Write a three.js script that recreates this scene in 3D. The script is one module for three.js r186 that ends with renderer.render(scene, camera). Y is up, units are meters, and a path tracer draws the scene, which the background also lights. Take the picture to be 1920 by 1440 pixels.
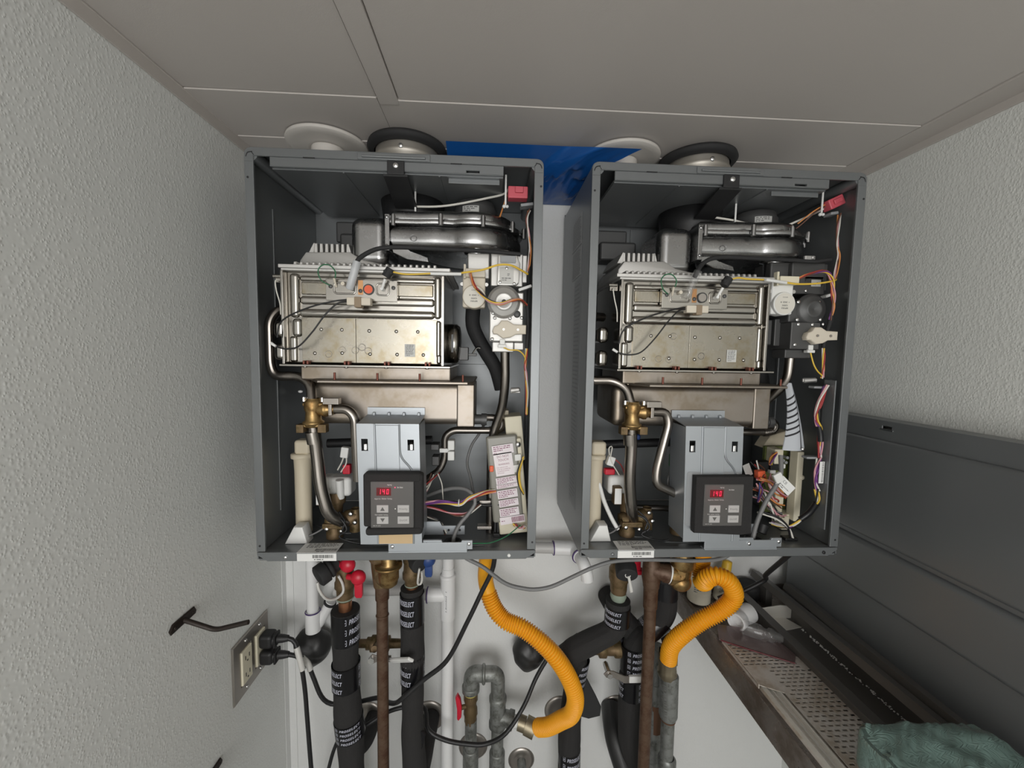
import * as THREE from 'three';
import { RoundedBoxGeometry } from 'three/addons/geometries/RoundedBoxGeometry.js';
import { mergeGeometries, toCreasedNormals } from 'three/addons/utils/BufferGeometryUtils.js';
import { RectAreaLightUniformsLib } from 'three/addons/lights/RectAreaLightUniformsLib.js';

// ---------- camera, sky, light, exposure ----------
// y = 0 is the bottom of the two water heaters, z = 0 the back wall; metres
const scene = new THREE.Scene();
const camera = new THREE.PerspectiveCamera(2 * Math.atan(720 / 750) * 180 / Math.PI, 4 / 3, 0.02, 60);
camera.position.set(0.3892, 0.3556, 0.9384);
camera.rotation.order = 'YXZ';
camera.rotation.set(-0.0756, -0.0523, 0.0169);
scene.add(camera);
const renderer = new THREE.WebGLRenderer();
renderer.toneMapping = THREE.LinearToneMapping;
renderer.toneMappingExposure = 1.0;
renderer.shadowMap.enabled = true;
scene.background = new THREE.Color(0.55, 0.6, 0.66);
RectAreaLightUniformsLib.init();
// daylight from an unseen opening behind the camera, placed to light walls and heaters
const UNSEEN_OPENING = { x0: -0.08, x1: 0.88, y0: -0.42, y1: 0.73, z: 2.25 };
const unseenDaylight = new THREE.RectAreaLight(new THREE.Color(1, 0.985, 0.955), 6.2, UNSEEN_OPENING.x1 - UNSEEN_OPENING.x0 - 0.04, UNSEEN_OPENING.y1 - UNSEEN_OPENING.y0 - 0.04);
unseenDaylight.position.set((UNSEEN_OPENING.x0 + UNSEEN_OPENING.x1) / 2, (UNSEEN_OPENING.y0 + UNSEEN_OPENING.y1) / 2, UNSEEN_OPENING.z + 0.03);
unseenDaylight.lookAt(unseenDaylight.position.x, unseenDaylight.position.y, 0);
scene.add(unseenDaylight);

// ---------- helpers (geometry in millimetres, turned into metres by part()) ----------
let seed = 7;
const rnd = () => { seed = (seed * 1664525 + 1013904223) >>> 0; return seed / 4294967296; };
const V = (a) => new THREE.Vector3(a[0], a[1], a[2]);
const used = {};
const numbered = (n) => { const k = used[n] = (used[n] ?? -1) + 1; return k ? n + '_' + String(k).padStart(3, '0') : n; };
function planarUV(g) {
  const p = g.attributes.position, n = g.attributes.normal, uv = new Float32Array(p.count * 2);
  for (let i = 0; i < p.count; i++) {
    const ax = Math.abs(n.getX(i)), ay = Math.abs(n.getY(i)), az = Math.abs(n.getZ(i));
    let u, v;
    if (ax >= ay && ax >= az) { u = p.getZ(i); v = p.getY(i); } else if (ay >= az) { u = p.getX(i); v = p.getZ(i); } else { u = p.getX(i); v = p.getY(i); }
    uv[2 * i] = u; uv[2 * i + 1] = v;
  }
  g.setAttribute('uv', new THREE.BufferAttribute(uv, 2));
}
function join(geos) {
  geos = (Array.isArray(geos) ? geos.flat(3) : [geos]).map((g) => {
    const h = g.index ? g.toNonIndexed() : g;
    for (const k of Object.keys(h.attributes)) if (!['position', 'normal', 'uv'].includes(k)) h.deleteAttribute(k);
    if (!h.attributes.uv) h.setAttribute('uv', new THREE.BufferAttribute(new Float32Array(h.attributes.position.count * 2), 2));
    h.morphAttributes = {};
    return h;
  });
  return geos.length === 1 ? geos[0] : mergeGeometries(geos);
}
// one named mesh under parent; uv in metres unless keep
function part(parent, name, geos, mat, keep = false) {
  const g = join(geos).clone();
  g.scale(0.001, 0.001, 0.001);
  if (!keep) planarUV(g);
  const m = new THREE.Mesh(g, mat);
  m.name = name; m.castShadow = m.receiveShadow = true;
  parent.add(m);
  return m;
}
function tag(o, label, category, group) { o.userData.label = label; o.userData.category = category; if (group) o.userData.group = group; return o; }
function thing(name, label, category, group, pos = [0, 0, 0]) {
  const o = new THREE.Group(); o.name = numbered(name); o.position.set(pos[0] / 1000, pos[1] / 1000, pos[2] / 1000);
  scene.add(o); return tag(o, label, category, group);
}
function solo(name, label, category, geos, mat, group, keep) { const m = part(scene, numbered(name), geos, mat, keep); return tag(m, label, category, group); }
function structure(name, geos, mat, parent = scene) { const m = part(parent, name, geos, mat); if (parent === scene) m.userData.kind = 'structure'; return m; }

const bx = (x0, x1, y0, y1, z0, z1, r = 0.8, s = 1) => {
  const w = Math.abs(x1 - x0), h = Math.abs(y1 - y0), d = Math.abs(z1 - z0);
  r = Math.min(r, w / 2.02, h / 2.02, d / 2.02);
  const g = r > 0 ? new RoundedBoxGeometry(w, h, d, s, r) : new THREE.BoxGeometry(w, h, d);
  return g.translate((x0 + x1) / 2, (y0 + y1) / 2, (z0 + z1) / 2);
};
const Y = new THREE.Vector3(0, 1, 0);
const aim = (g, a, b) => { const A = V(a), d = V(b).sub(A), q = new THREE.Quaternion().setFromUnitVectors(Y, d.clone().normalize()); return g.applyQuaternion(q).translate(A.x, A.y, A.z); };
const len = (a, b) => V(a).distanceTo(V(b));
const cy = (a, b, r, r2 = r, seg = 20) => { const L = len(a, b); return aim(new THREE.CylinderGeometry(r2, r, L, seg).translate(0, L / 2, 0), a, b); };
// turned profile [[along, radius], ...] from a towards b
const lt = (a, b, prof, seg = 24) => aim(new THREE.LatheGeometry(prof.map(([t, r]) => new THREE.Vector2(r, t)), seg), a, b);
const sph = (c, r, sx = 1, sy = 1, sz = 1, seg = 16) => new THREE.SphereGeometry(r, seg, Math.max(6, seg >> 1)).scale(sx, sy, sz).translate(...c);
// hexagon nut / bolt head
const hex = (a, b, r) => cy(a, b, r, r, 6);
const screw = (c, r = 3.2, ax = [0, 0, 1]) => lt(c, [c[0] + ax[0], c[1] + ax[1], c[2] + ax[2]], [[0, r], [r * 0.35, r], [r * 0.7, r * 0.75], [r * 0.8, 0.01]], 14);
const curve = (pts, t = 0.5) => new THREE.CatmullRomCurve3(pts.map(V), false, 'catmullrom', t);
function caps(c, r, g) {
  const out = [g];
  for (const [t, s] of [[0, -1], [1, 1]]) { const p = c.getPointAt(t), d = c.getTangentAt(t).multiplyScalar(s); out.push(aim(new THREE.CircleGeometry(r, 10).rotateX(-Math.PI / 2), p.toArray(), p.clone().add(d).toArray())); }
  return out;
}
const tb = (pts, r, rad = 8, n) => { const c = curve(pts); return join(caps(c, r, new THREE.TubeGeometry(c, n ?? Math.max(8, Math.ceil(c.getLength() / Math.max(3, r * 2.2))), r, rad))); };
// pipe: straight runs with rounded elbows
function elbowPath(pts, R) {
  const p = pts.map(V), path = new THREE.CurvePath(); let at = p[0];
  for (let i = 1; i < p.length - 1; i++) {
    const a = p[i].clone().sub(p[i - 1]), b = p[i + 1].clone().sub(p[i]), k = Math.min(R, a.length() * 0.48, b.length() * 0.48);
    const s = p[i].clone().addScaledVector(a.normalize(), -k), e = p[i].clone().addScaledVector(b.normalize(), k);
    path.add(new THREE.LineCurve3(at, s)); path.add(new THREE.QuadraticBezierCurve3(s, p[i], e)); at = e;
  }
  path.add(new THREE.LineCurve3(at, p[p.length - 1]));
  return path;
}
function sweep(c, radius, n, rad = 20, closeEnds = true) {   // radius(t, length along) in mm
  const L = c.getLength(), pos = [], nor = [], uv = [], idx = [];
  let T0 = c.getTangentAt(0), N = new THREE.Vector3(0, 0, 1); N.addScaledVector(T0, -N.dot(T0));
  if (N.length() < 0.1) N.set(1, 0, 0).addScaledVector(T0, -T0.x);
  N.normalize();
  for (let i = 0; i <= n; i++) {
    const t = i / n, P = c.getPointAt(t), T = c.getTangentAt(t);
    N.addScaledVector(T, -N.dot(T)).normalize();
    const B = new THREE.Vector3().crossVectors(T, N), r = radius(t, t * L);
    for (let j = 0; j <= rad; j++) {
      const a = j / rad * Math.PI * 2, d = N.clone().multiplyScalar(Math.cos(a)).addScaledVector(B, Math.sin(a));
      pos.push(P.x + d.x * r, P.y + d.y * r, P.z + d.z * r); nor.push(d.x, d.y, d.z); uv.push(j / rad, t * L / 1000);
    }
  }
  for (let i = 0; i < n; i++) for (let j = 0; j < rad; j++) { const a = i * (rad + 1) + j, b = a + rad + 1; idx.push(a, a + 1, b, b, a + 1, b + 1); }
  const g = new THREE.BufferGeometry();
  g.setAttribute('position', new THREE.Float32BufferAttribute(pos, 3)); g.setAttribute('normal', new THREE.Float32BufferAttribute(nor, 3)); g.setAttribute('uv', new THREE.Float32BufferAttribute(uv, 2));
  g.setIndex(idx); g.computeVertexNormals();
  if (!closeEnds) return g;
  const out = [g];
  for (const [t, s] of [[0, -1], [1, 1]]) { const p = c.getPointAt(t), d = c.getTangentAt(t).multiplyScalar(s); out.push(aim(new THREE.CircleGeometry(radius(t, t * L), rad).rotateX(-Math.PI / 2), p.toArray(), p.clone().add(d).toArray())); }
  return join(out);
}
const pipe = (pts, r, R = 20, rad = 18) => { const c = elbowPath(pts, R); return sweep(c, () => r, Math.max(8, Math.ceil(c.getLength() / 4)), rad); };
// outline in x-y, extruded from z0 to z1
function pl(pts, z0, z1, bevel = 0, holes = [], seg = 1) {
  const s = pts instanceof THREE.Shape ? pts : new THREE.Shape(pts.map(([x, y]) => new THREE.Vector2(x, y)));
  for (const h of holes) s.holes.push(h instanceof THREE.Path ? h : new THREE.Path(h.map(([x, y]) => new THREE.Vector2(x, y))));
  const d = z1 - z0 - 2 * bevel;
  return toCreasedNormals(new THREE.ExtrudeGeometry(s, { depth: d, bevelEnabled: bevel > 0, bevelThickness: bevel, bevelSize: bevel, bevelOffset: -bevel, bevelSegments: seg, curveSegments: 10 }), 0.6).translate(0, 0, z0 + bevel);
}
// outline in x-z, extruded from y0 to y1
const plY = (pts, y0, y1, bevel = 0, holes = [], seg = 1) => pl(pts instanceof THREE.Shape ? pts : pts.map(([x, z]) => [x, -z]), y0, y1, bevel, holes, seg).rotateX(-Math.PI / 2);
// outline in z-y, extruded from x0 to x1
const plX = (pts, x0, x1, bevel = 0, holes = []) => pl(pts.map(([z, y]) => [-z, y]), x0, x1, bevel, holes.map((h) => h.map(([z, y]) => [-z, y]))).rotateY(Math.PI / 2);
const rrect = (x0, x1, y0, y1, r, asPath) => {
  const s = asPath ? new THREE.Path() : new THREE.Shape();
  s.moveTo(x0 + r, y0); s.lineTo(x1 - r, y0); s.quadraticCurveTo(x1, y0, x1, y0 + r); s.lineTo(x1, y1 - r); s.quadraticCurveTo(x1, y1, x1 - r, y1);
  s.lineTo(x0 + r, y1); s.quadraticCurveTo(x0, y1, x0, y1 - r); s.lineTo(x0, y0 + r); s.quadraticCurveTo(x0, y0, x0 + r, y0);
  return s;
};
const turnZ = (g, c, a) => g.translate(-c[0], -c[1], 0).rotateZ(a).translate(c[0], c[1], 0);
// thin printed card, centre c, facing +z, turned by a; texture fills it
const card = (c, w, h, a = 0, d = 0.4) => new THREE.BoxGeometry(w, h, d).rotateZ(a).translate(...c);

// ---------- textures ----------
function dataTex(n, f, srgb, rep = 1) {
  const d = new Uint8Array(n * n * 4);
  for (let y = 0; y < n; y++) for (let x = 0; x < n; x++) { const c = f(x / n, y / n), i = (y * n + x) * 4; d[i] = c[0] * 255; d[i + 1] = c[1] * 255; d[i + 2] = c[2] * 255; d[i + 3] = 255; }
  const t = new THREE.DataTexture(d, n, n); t.wrapS = t.wrapT = THREE.RepeatWrapping; t.magFilter = t.minFilter = THREE.LinearFilter; t.repeat.set(rep, rep);
  if (srgb) t.colorSpace = THREE.SRGBColorSpace;
  t.needsUpdate = true; return t;
}
function lattice(n) { const a = new Float32Array(n * n); for (let i = 0; i < a.length; i++) a[i] = rnd(); return (u, v) => { u *= n; v *= n; const x = Math.floor(u), y = Math.floor(v), f = u - x, g = v - y, s = f * f * (3 - 2 * f), t = g * g * (3 - 2 * g), A = (i, j) => a[((j % n + n) % n) * n + (i % n + n) % n]; return (A(x, y) * (1 - s) + A(x + 1, y) * s) * (1 - t) + (A(x, y + 1) * (1 - s) + A(x + 1, y + 1) * s) * t; }; }
// pebbled glass-fibre wall panel: many small raised blobs of unequal size
function pebbles(n, count, rmin, rmax, sy) {
  const h = new Float32Array(n * n);
  for (let k = 0; k < count; k++) {
    const cx = rnd() * n, cyy = rnd() * n, r = rmin + (rmax - rmin) * rnd() ** 2, a = 0.35 + 0.65 * rnd();
    for (let y = -Math.ceil(r * sy * 2); y <= r * sy * 2; y++) for (let x = -Math.ceil(r * 2); x <= r * 2; x++) {
      const e = (x * x + y * y / sy / sy) / r / r; if (e > 4) continue;
      const i = ((Math.floor(cyy + y) + n) % n) * n + (Math.floor(cx + x) + n) % n, v = a * Math.exp(-e * 1.4); if (v > h[i]) h[i] = v;
    }
  }
  const l = lattice(96);
  return (u, v) => { const q = Math.min(1, h[Math.floor(v * n) * n + Math.floor(u * n)] * 0.85 + 0.15 * l(u, v)); return [q, q, q]; };
}
const pebbleTex = dataTex(1024, pebbles(1024, 4200, 3, 8, 1.3), false, 3.4);
const leatherTex = dataTex(1024, pebbles(1024, 15000, 3, 7, 1.4), false, 2.6);
const l8 = lattice(8), l24 = lattice(24), l64 = lattice(64), l128 = lattice(128);
const fbm = (u, v) => 0.5 * l8(u, v) + 0.27 * l24(u, v) + 0.15 * l64(u, v) + 0.08 * l128(u, v);
const grey = (f) => (u, v) => { const q = f(u, v); return [q, q, q]; };
const smudgeTex = dataTex(512, grey((u, v) => 0.55 + 0.45 * fbm(u, v)), false, 4);
const grainTex = dataTex(512, grey((u, v) => 0.3 * l128(u, v) + 0.7 * rnd()), false, 9);
const spangleTex = dataTex(512, grey((u, v) => 0.35 + 0.4 * l64(u, v) + 0.25 * l24(u, v)), false, 6);
const dustTex = (a, b, rep = 3, pw = 2) => dataTex(512, (u, v) => { const t = Math.min(1, Math.max(0, (fbm(u, v) - 0.3) * 2.2)) ** pw; return a.map((q, i) => q * (1 - t) + b[i] * t); }, true, rep);
function canvasTex(w, h, draw) {
  const c = document.createElement('canvas'); c.width = w; c.height = h; const x = c.getContext('2d'); draw(x, w, h);
  const t = new THREE.CanvasTexture(c); t.colorSpace = THREE.SRGBColorSpace; return t;
}
// rows of print too small to read
function fineprint(x, x0, y0, w, rows, lh, col, hgt = 0.5) { x.fillStyle = col; for (let r = 0; r < rows; r++) { let p = x0; const end = x0 + w * (r === rows - 1 ? 0.5 : 0.82 + 0.18 * rnd()); while (p < end) { const k = lh * (0.4 + 1.6 * rnd()); x.fillRect(p, y0 + r * lh, Math.min(k, end - p), lh * hgt); p += k + lh * 0.35; } } }

// ---------- materials ----------
const std = (color, roughness = 0.6, metalness = 0, extra = {}) => new THREE.MeshStandardMaterial({ color, roughness, metalness, ...extra });
const lin = (r, g, b) => new THREE.Color().setRGB(r, g, b);
const M = {
  frp: std(lin(0.74, 0.75, 0.73), 0.34, 0, { bumpMap: pebbleTex, bumpScale: 0.00045 }),
  frpRight: std(lin(0.74, 0.75, 0.72), 0.5, 0, { bumpMap: leatherTex, bumpScale: 0.0005 }),
  frpBack: std(lin(0.76, 0.765, 0.755), 0.45, 0, { bumpMap: leatherTex, bumpScale: 0.00025 }),
  ceiling: std(lin(0.56, 0.523, 0.492), 0.55, 0, { bumpMap: grainTex, bumpScale: 0.0001 }),
  trim: std(lin(0.52, 0.482, 0.45), 0.5),
  floor: std(lin(0.3, 0.29, 0.28), 0.7, 0, { roughnessMap: smudgeTex }),
  paint: std(lin(0.19, 0.2, 0.205), 0.33, 0.42, { bumpMap: grainTex, bumpScale: 0.00006 }),
  steel: std(lin(0.42, 0.4, 0.368), 0.23, 1, { roughnessMap: smudgeTex }),
  steelDull: std(lin(0.34, 0.317, 0.292), 0.45, 1, { map: dustTex([1, 0.98, 0.96], [0.9, 0.86, 0.8], 3) }),
  steelPlate: std(lin(0.37, 0.352, 0.316), 0.36, 1, { map: dustTex([1, 0.99, 0.97], [0.93, 0.89, 0.8], 4, 3), roughnessMap: smudgeTex }),
  tube: std(lin(0.3, 0.275, 0.25), 0.3, 1),
  galv: std(lin(0.41, 0.435, 0.46), 0.42, 0.65),
  alu: std(lin(0.36, 0.36, 0.36), 0.34, 1, { roughnessMap: smudgeTex }),
  cast: std(lin(0.6, 0.59, 0.57), 0.5, 0.8, { bumpMap: grainTex, bumpScale: 0.0001 }),
  castDark: std(lin(0.1, 0.1, 0.1), 0.5, 0.5),
  chrome: std(lin(0.8, 0.8, 0.8), 0.18, 1),
  brass: std(lin(0.42, 0.29, 0.13), 0.38, 0.9, { map: dustTex([1, 1, 1], [0.72, 0.66, 0.6], 9) }),
  brassOld: std(lin(0.2, 0.135, 0.075), 0.55, 0.6, { map: dustTex([1, 1, 1], [0.7, 0.72, 0.6], 9) }),
  copper: std(lin(0.42, 0.19, 0.1), 0.35, 0.9),
  copperOld: std(lin(0.125, 0.078, 0.05), 0.5, 0.35, { map: dustTex([1, 1, 1], [0.78, 0.66, 0.6], 12) }),
  stud: std(lin(0.2, 0.07, 0.05), 0.5, 0.6),
  black: std(lin(0.014, 0.014, 0.015), 0.5),
  rubber: std(lin(0.02, 0.02, 0.021), 0.75),
  foam: std(lin(0.022, 0.021, 0.021), 0.9, 0, { bumpMap: grainTex, bumpScale: 0.0004 }),
  tape: std(lin(0.012, 0.012, 0.014), 0.3),
  white: std(lin(0.78, 0.78, 0.76), 0.45),
  pvc: std(lin(0.8, 0.8, 0.8), 0.35),
  cream: std(lin(0.62, 0.55, 0.42), 0.5),
  ivory: std(lin(0.72, 0.67, 0.52), 0.5),
  ceramic: std(lin(0.66, 0.6, 0.5), 0.6),
  clay: std(lin(0.28, 0.21, 0.14), 0.6),
  red: std(lin(0.55, 0.012, 0.035), 0.35),
  pink: std(lin(0.6, 0.1, 0.13), 0.45),
  orange: std(lin(0.8, 0.13, 0.05), 0.45),
  blue: std(lin(0.02, 0.055, 0.2), 0.4),
  purple: std(lin(0.06, 0.03, 0.14), 0.3),
  hose: std(lin(0.9, 0.4, 0.014), 0.42),
  galvPipe: std(lin(0.3, 0.31, 0.3), 0.5, 0.6, { map: dustTex([1, 1, 1], [0.72, 0.72, 0.7], 10) }),
  rust: std(lin(0.14, 0.07, 0.04), 0.7, 0.3),
  shelf: std(lin(0.25, 0.225, 0.205), 0.36, 0.45, { map: dustTex([1, 1, 1], [0.8, 0.76, 0.72], 4), roughnessMap: smudgeTex }),
  perf: std(lin(0.72, 0.69, 0.65), 0.4, 0.3, { map: dustTex([1, 1, 1], [0.84, 0.8, 0.75], 4) }),
  plate: std(lin(0.4, 0.37, 0.34), 0.35, 0.9),
  pcb: std(lin(0.1, 0.12, 0.03), 0.45),
  greyPlastic: std(lin(0.3, 0.31, 0.32), 0.5),
  panel: std(lin(0.085, 0.083, 0.08), 0.4),
  clear: new THREE.MeshPhysicalMaterial({ color: lin(0.92, 0.92, 0.92), roughness: 0.06, transmission: 0.95, thickness: 0, ior: 1.45 }),
  milky: new THREE.MeshPhysicalMaterial({ color: lin(0.8, 0.82, 0.84), roughness: 0.4, transmission: 0.45, thickness: 0 }),
  smoke: new THREE.MeshPhysicalMaterial({ color: lin(0.5, 0.4, 0.4), roughness: 0.15, transmission: 0.75, thickness: 0 }),
  film: new THREE.MeshPhysicalMaterial({ color: lin(0.012, 0.11, 0.4), roughness: 0.28, transmission: 0.3, thickness: 0, side: THREE.DoubleSide }),
  teal: new THREE.MeshPhysicalMaterial({ color: lin(0.17, 0.26, 0.235), roughness: 0.25, clearcoat: 0.6, clearcoatRoughness: 0.2, bumpMap: dataTex(512, grey((u, v) => { const w = l24(u * 0.3 + v * 0.5, v * 2), s = l64(u * 2 + 0.2 * w, v * 0.35 + u * 0.3); return 0.6 * s + 0.4 * l24(u * 2, v * 0.5); }), false, 5), bumpScale: 0.0012 }),
};
const WIRE = { w: std(lin(0.7, 0.68, 0.62), 0.5), k: std(lin(0.015, 0.015, 0.016), 0.45), y: std(lin(0.75, 0.5, 0.06), 0.45), r: std(lin(0.35, 0.03, 0.03), 0.45), o: std(lin(0.65, 0.25, 0.07), 0.45), p: std(lin(0.6, 0.3, 0.33), 0.45), v: std(lin(0.16, 0.04, 0.22), 0.45), n: std(lin(0.12, 0.05, 0.03), 0.45), g: std(lin(0.02, 0.14, 0.06), 0.45), e: std(lin(0.18, 0.18, 0.18), 0.45), b: std(lin(0.03, 0.05, 0.18), 0.45) };

// ---------- room ----------
const X0 = -92, X1 = 1168, YF = -1450, YC = 755, ZB = 0, ZF = 2250, T = 60;
structure('wall_left', bx(X0 - T, X0, YF, YC + T, -T, ZF + T, 0), M.frp);
structure('wall_right', bx(X1, X1 + T, YF, YC + T, -T, ZF + T, 0), M.frpRight);
structure('wall_back', bx(X0, X1, YF, YC + T, -T, 0, 0), M.frpBack);
structure('floor', bx(X0 - T, X1 + T, YF - T, YF, -T, ZF + T, 0), M.floor);
structure('wall_front', [bx(X0, UNSEEN_OPENING.x0 * 1000, YF, YC, ZF, ZF + T, 0), bx(UNSEEN_OPENING.x1 * 1000, X1, YF, YC, ZF, ZF + T, 0), bx(UNSEEN_OPENING.x0 * 1000, UNSEEN_OPENING.x1 * 1000, UNSEEN_OPENING.y1 * 1000, YC, ZF, ZF + T, 0), bx(UNSEEN_OPENING.x0 * 1000, UNSEEN_OPENING.x1 * 1000, YF, UNSEEN_OPENING.y0 * 1000, ZF, ZF + T, 0)], M.frp);  // wall out of view; its opening is sized for the light it lets in
{
  const c = structure('ceiling', bx(X0 - T, X1 + T, YC + 4, YC + T, -T, ZF + T, 0), M.ceiling);
  // ceiling boards with open joints, each a piece of its own
  part(c, 'ceiling_board', bx(X0 + 3, 203, YC, YC + 5, 268, ZF, 0.6), M.ceiling);
  part(c, 'ceiling_board', bx(237, X1 - 52, YC, YC + 5, 263, ZF, 0.6), M.ceiling);
  part(c, 'batten', bx(204.5, 235.5, YC - 3, YC + 5, 252, ZF, 1), M.ceiling);
  part(c, 'ceiling_board', bx(X0 + 3, 203, YC - 1.5, YC + 5, 135, 266, 0.6), M.ceiling);
  part(c, 'ceiling_board', bx(203.5, X1 - 52, YC - 1.5, YC + 5, 118, 261, 0.6), M.ceiling);
  part(c, 'ceiling_board', bx(X0 + 3, 203, YC - 3, YC + 5, 0, 134, 0.6), M.ceiling);
  part(c, 'ceiling_board', bx(203.5, X1 - 52, YC - 3, YC + 5, 0, 117, 0.6), M.ceiling);
}
structure('trim_1', [bx(X0, X0 + 3, YC - 21, YC - 1, 0, ZF, 1), bx(X0, X0 + 4, YC - 3, YC, 0, ZF, 1)], M.trim);
structure('trim_2', [bx(X1 - 51, X1, YC - 3, YC + 3, 0, ZF, 1), bx(X1 - 4, X1, YC - 16, YC, 0, ZF, 1)], M.trim);
structure('trim_3', [bx(X0, X0 + 18, YF, 0, 0, 1.6, 0.5), bx(X0, X0 + 1.6, YF, YC - 20, 0, 20, 0.5)], M.frpBack);
structure('trim_4', [bx(UNSEEN_OPENING.x0 * 1000 - 30, UNSEEN_OPENING.x0 * 1000, UNSEEN_OPENING.y0 * 1000, UNSEEN_OPENING.y1 * 1000 + 30, ZF - 12, ZF, 1), bx(UNSEEN_OPENING.x1 * 1000, UNSEEN_OPENING.x1 * 1000 + 30, UNSEEN_OPENING.y0 * 1000, UNSEEN_OPENING.y1 * 1000 + 30, ZF - 12, ZF, 1), bx(UNSEEN_OPENING.x0 * 1000, UNSEEN_OPENING.x1 * 1000, UNSEEN_OPENING.y1 * 1000, UNSEEN_OPENING.y1 * 1000 + 30, ZF - 12, ZF, 1)], M.trim);  // frame around the unseen opening behind the camera

// ---------- water heaters ----------
const wire = (parent, pts, r, m, name = 'wire') => part(parent, name, tb(pts, r, 6), m);
function bundle(parent, pts, cols, r = 1.3, spread = 3, name = 'wire') {
  cols.forEach((k, i) => {
    const ph = i / cols.length * Math.PI * 2;
    wire(parent, pts.map(([x, y, z], j) => { const a = ph + j * 0.9, s = spread * (0.55 + 0.45 * Math.sin(j * 1.7 + i)); return [x + Math.cos(a) * s, y + Math.sin(a) * s, z + Math.sin(a * 1.3) * s]; }), r, WIRE[k], name);
  });
}
const ratingTex = canvasTex(512, 256, (x, w, h) => {
  x.fillStyle = '#e6e6e4'; x.fillRect(0, 0, w, h);
  fineprint(x, 60, 14, 420, 4, 30, '#777', 0.6);
  x.fillStyle = '#444'; for (let p = 210; p < 490;) { const k = 2 + rnd() * 6; x.fillRect(p, 150, k, 56); p += k + 2 + rnd() * 5; }
  fineprint(x, 240, 218, 220, 1, 28, '#555', 0.6);
});
const pcbLabelTex = [
  canvasTex(256, 100, (x, w, h) => { x.fillStyle = '#e9e0e4'; x.fillRect(0, 0, w, h); fineprint(x, 14, 12, 220, 3, 20, '#8d5a72'); x.fillStyle = '#8d5a72'; x.font = 'bold 20px sans-serif'; x.fillText('PCB', 14, 92); }),
  canvasTex(256, 340, (x, w, h) => {
    x.fillStyle = '#ece4e7'; x.fillRect(0, 0, w, h); x.fillStyle = '#7d3d55'; x.textAlign = 'center';
    x.font = '46px sans-serif'; x.fillText('DO NOT', 128, 66); x.fillText('TOUCH', 128, 120); x.font = '34px sans-serif'; x.fillText('WARNING', 128, 180);
    x.textAlign = 'left'; x.font = '21px sans-serif'; ['This control unit', 'must be handled by', 'a qualified service', 'technician.'].forEach((t, i) => x.fillText(t, 20, 222 + i * 28));
  }),
  canvasTex(256, 90, (x, w, h) => { x.fillStyle = '#e9e0e4'; x.fillRect(0, 0, w, h); fineprint(x, 14, 12, 225, 4, 19, '#8d5a72'); }),
  canvasTex(256, 90, (x, w, h) => { x.fillStyle = '#e9e0e4'; x.fillRect(0, 0, w, h); fineprint(x, 14, 40, 80, 1, 20, '#8d5a72'); for (let p = 120; p < 245;) { const k = 2 + rnd() * 4; x.fillStyle = '#74344c'; x.fillRect(p, 12, k, 62); p += k + 1.5 + rnd() * 2; } }),
];
const noteTex = canvasTex(128, 160, (x, w, h) => { x.fillStyle = '#c9c9c6'; x.fillRect(0, 0, w, h); fineprint(x, 12, 10, 104, 9, 16, '#6b6b6b'); });
const sideTex = canvasTex(256, 512, (x, w, h) => { x.fillStyle = '#9b9c9c'; x.fillRect(0, 0, w, h); fineprint(x, 16, 16, 224, 32, 15, '#3a3a3a'); });
const motorTex = canvasTex(256, 256, (x, w, h) => { x.fillStyle = '#d9d5cb'; x.fillRect(0, 0, w, h); x.translate(128, 128); x.rotate(Math.PI); x.fillStyle = '#333'; x.textAlign = 'center'; x.font = 'bold 26px sans-serif'; x.fillText('MP35U', 0, -46); x.fillText('12VDC', 0, -12); x.fillText('+  2422  H', 0, 26); x.font = '18px sans-serif'; x.fillText('MEXICO', 0, 84); });
const tagTex = canvasTex(256, 150, (x, w, h) => { x.fillStyle = '#ececea'; x.fillRect(0, 0, w, h); x.fillStyle = '#444'; x.font = '54px sans-serif'; x.fillText('PCB', 24, 66); fineprint(x, 24, 96, 200, 2, 24, '#777'); });
const valveTex = canvasTex(128, 160, (x, w, h) => { x.fillStyle = '#bdbcb8'; x.fillRect(0, 0, w, h); fineprint(x, 20, 100, 90, 2, 18, '#5b5b5b'); x.fillStyle = '#555'; x.fillRect(70, 60, 22, 6); x.fillRect(70, 74, 18, 6); });
const barTagTex = canvasTex(64, 256, (x, w, h) => { x.fillStyle = '#e8e8e6'; x.fillRect(0, 0, w, h); x.fillStyle = '#666'; for (let p = 10; p < 246;) { const k = 3 + rnd() * 6; x.fillRect(34, p, 22, k); p += k + 3 + rnd() * 4; } });
const tx = (t, rough = 0.5) => new THREE.MeshStandardMaterial({ map: t, roughness: rough });
const MT = { rating: tx(ratingTex), note: tx(noteTex), side: tx(sideTex, 0.4), motor: tx(motorTex), tag: tx(tagTex), valve: tx(valveTex, 0.35), bar: tx(barTagTex), l0: tx(pcbLabelTex[0]), l1: tx(pcbLabelTex[1]), l2: tx(pcbLabelTex[2]), l3: tx(pcbLabelTex[3]) };
const tie = (parent, x, y, z, h) => part(parent, 'cable_tie', [bx(x - 1.6, x + 1.6, y, y + h, z - 1, z + 1, 0.6), sph([x - 2.4, y - 3, z], 3.2, 1, 1, 1, 10), sph([x + 3, y - 3, z], 2.8, 1, 1, 1, 10), bx(x - 1.2, x + 1.2, y - 3, y + 2, z - 1, z + 1)], M.white);

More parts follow.
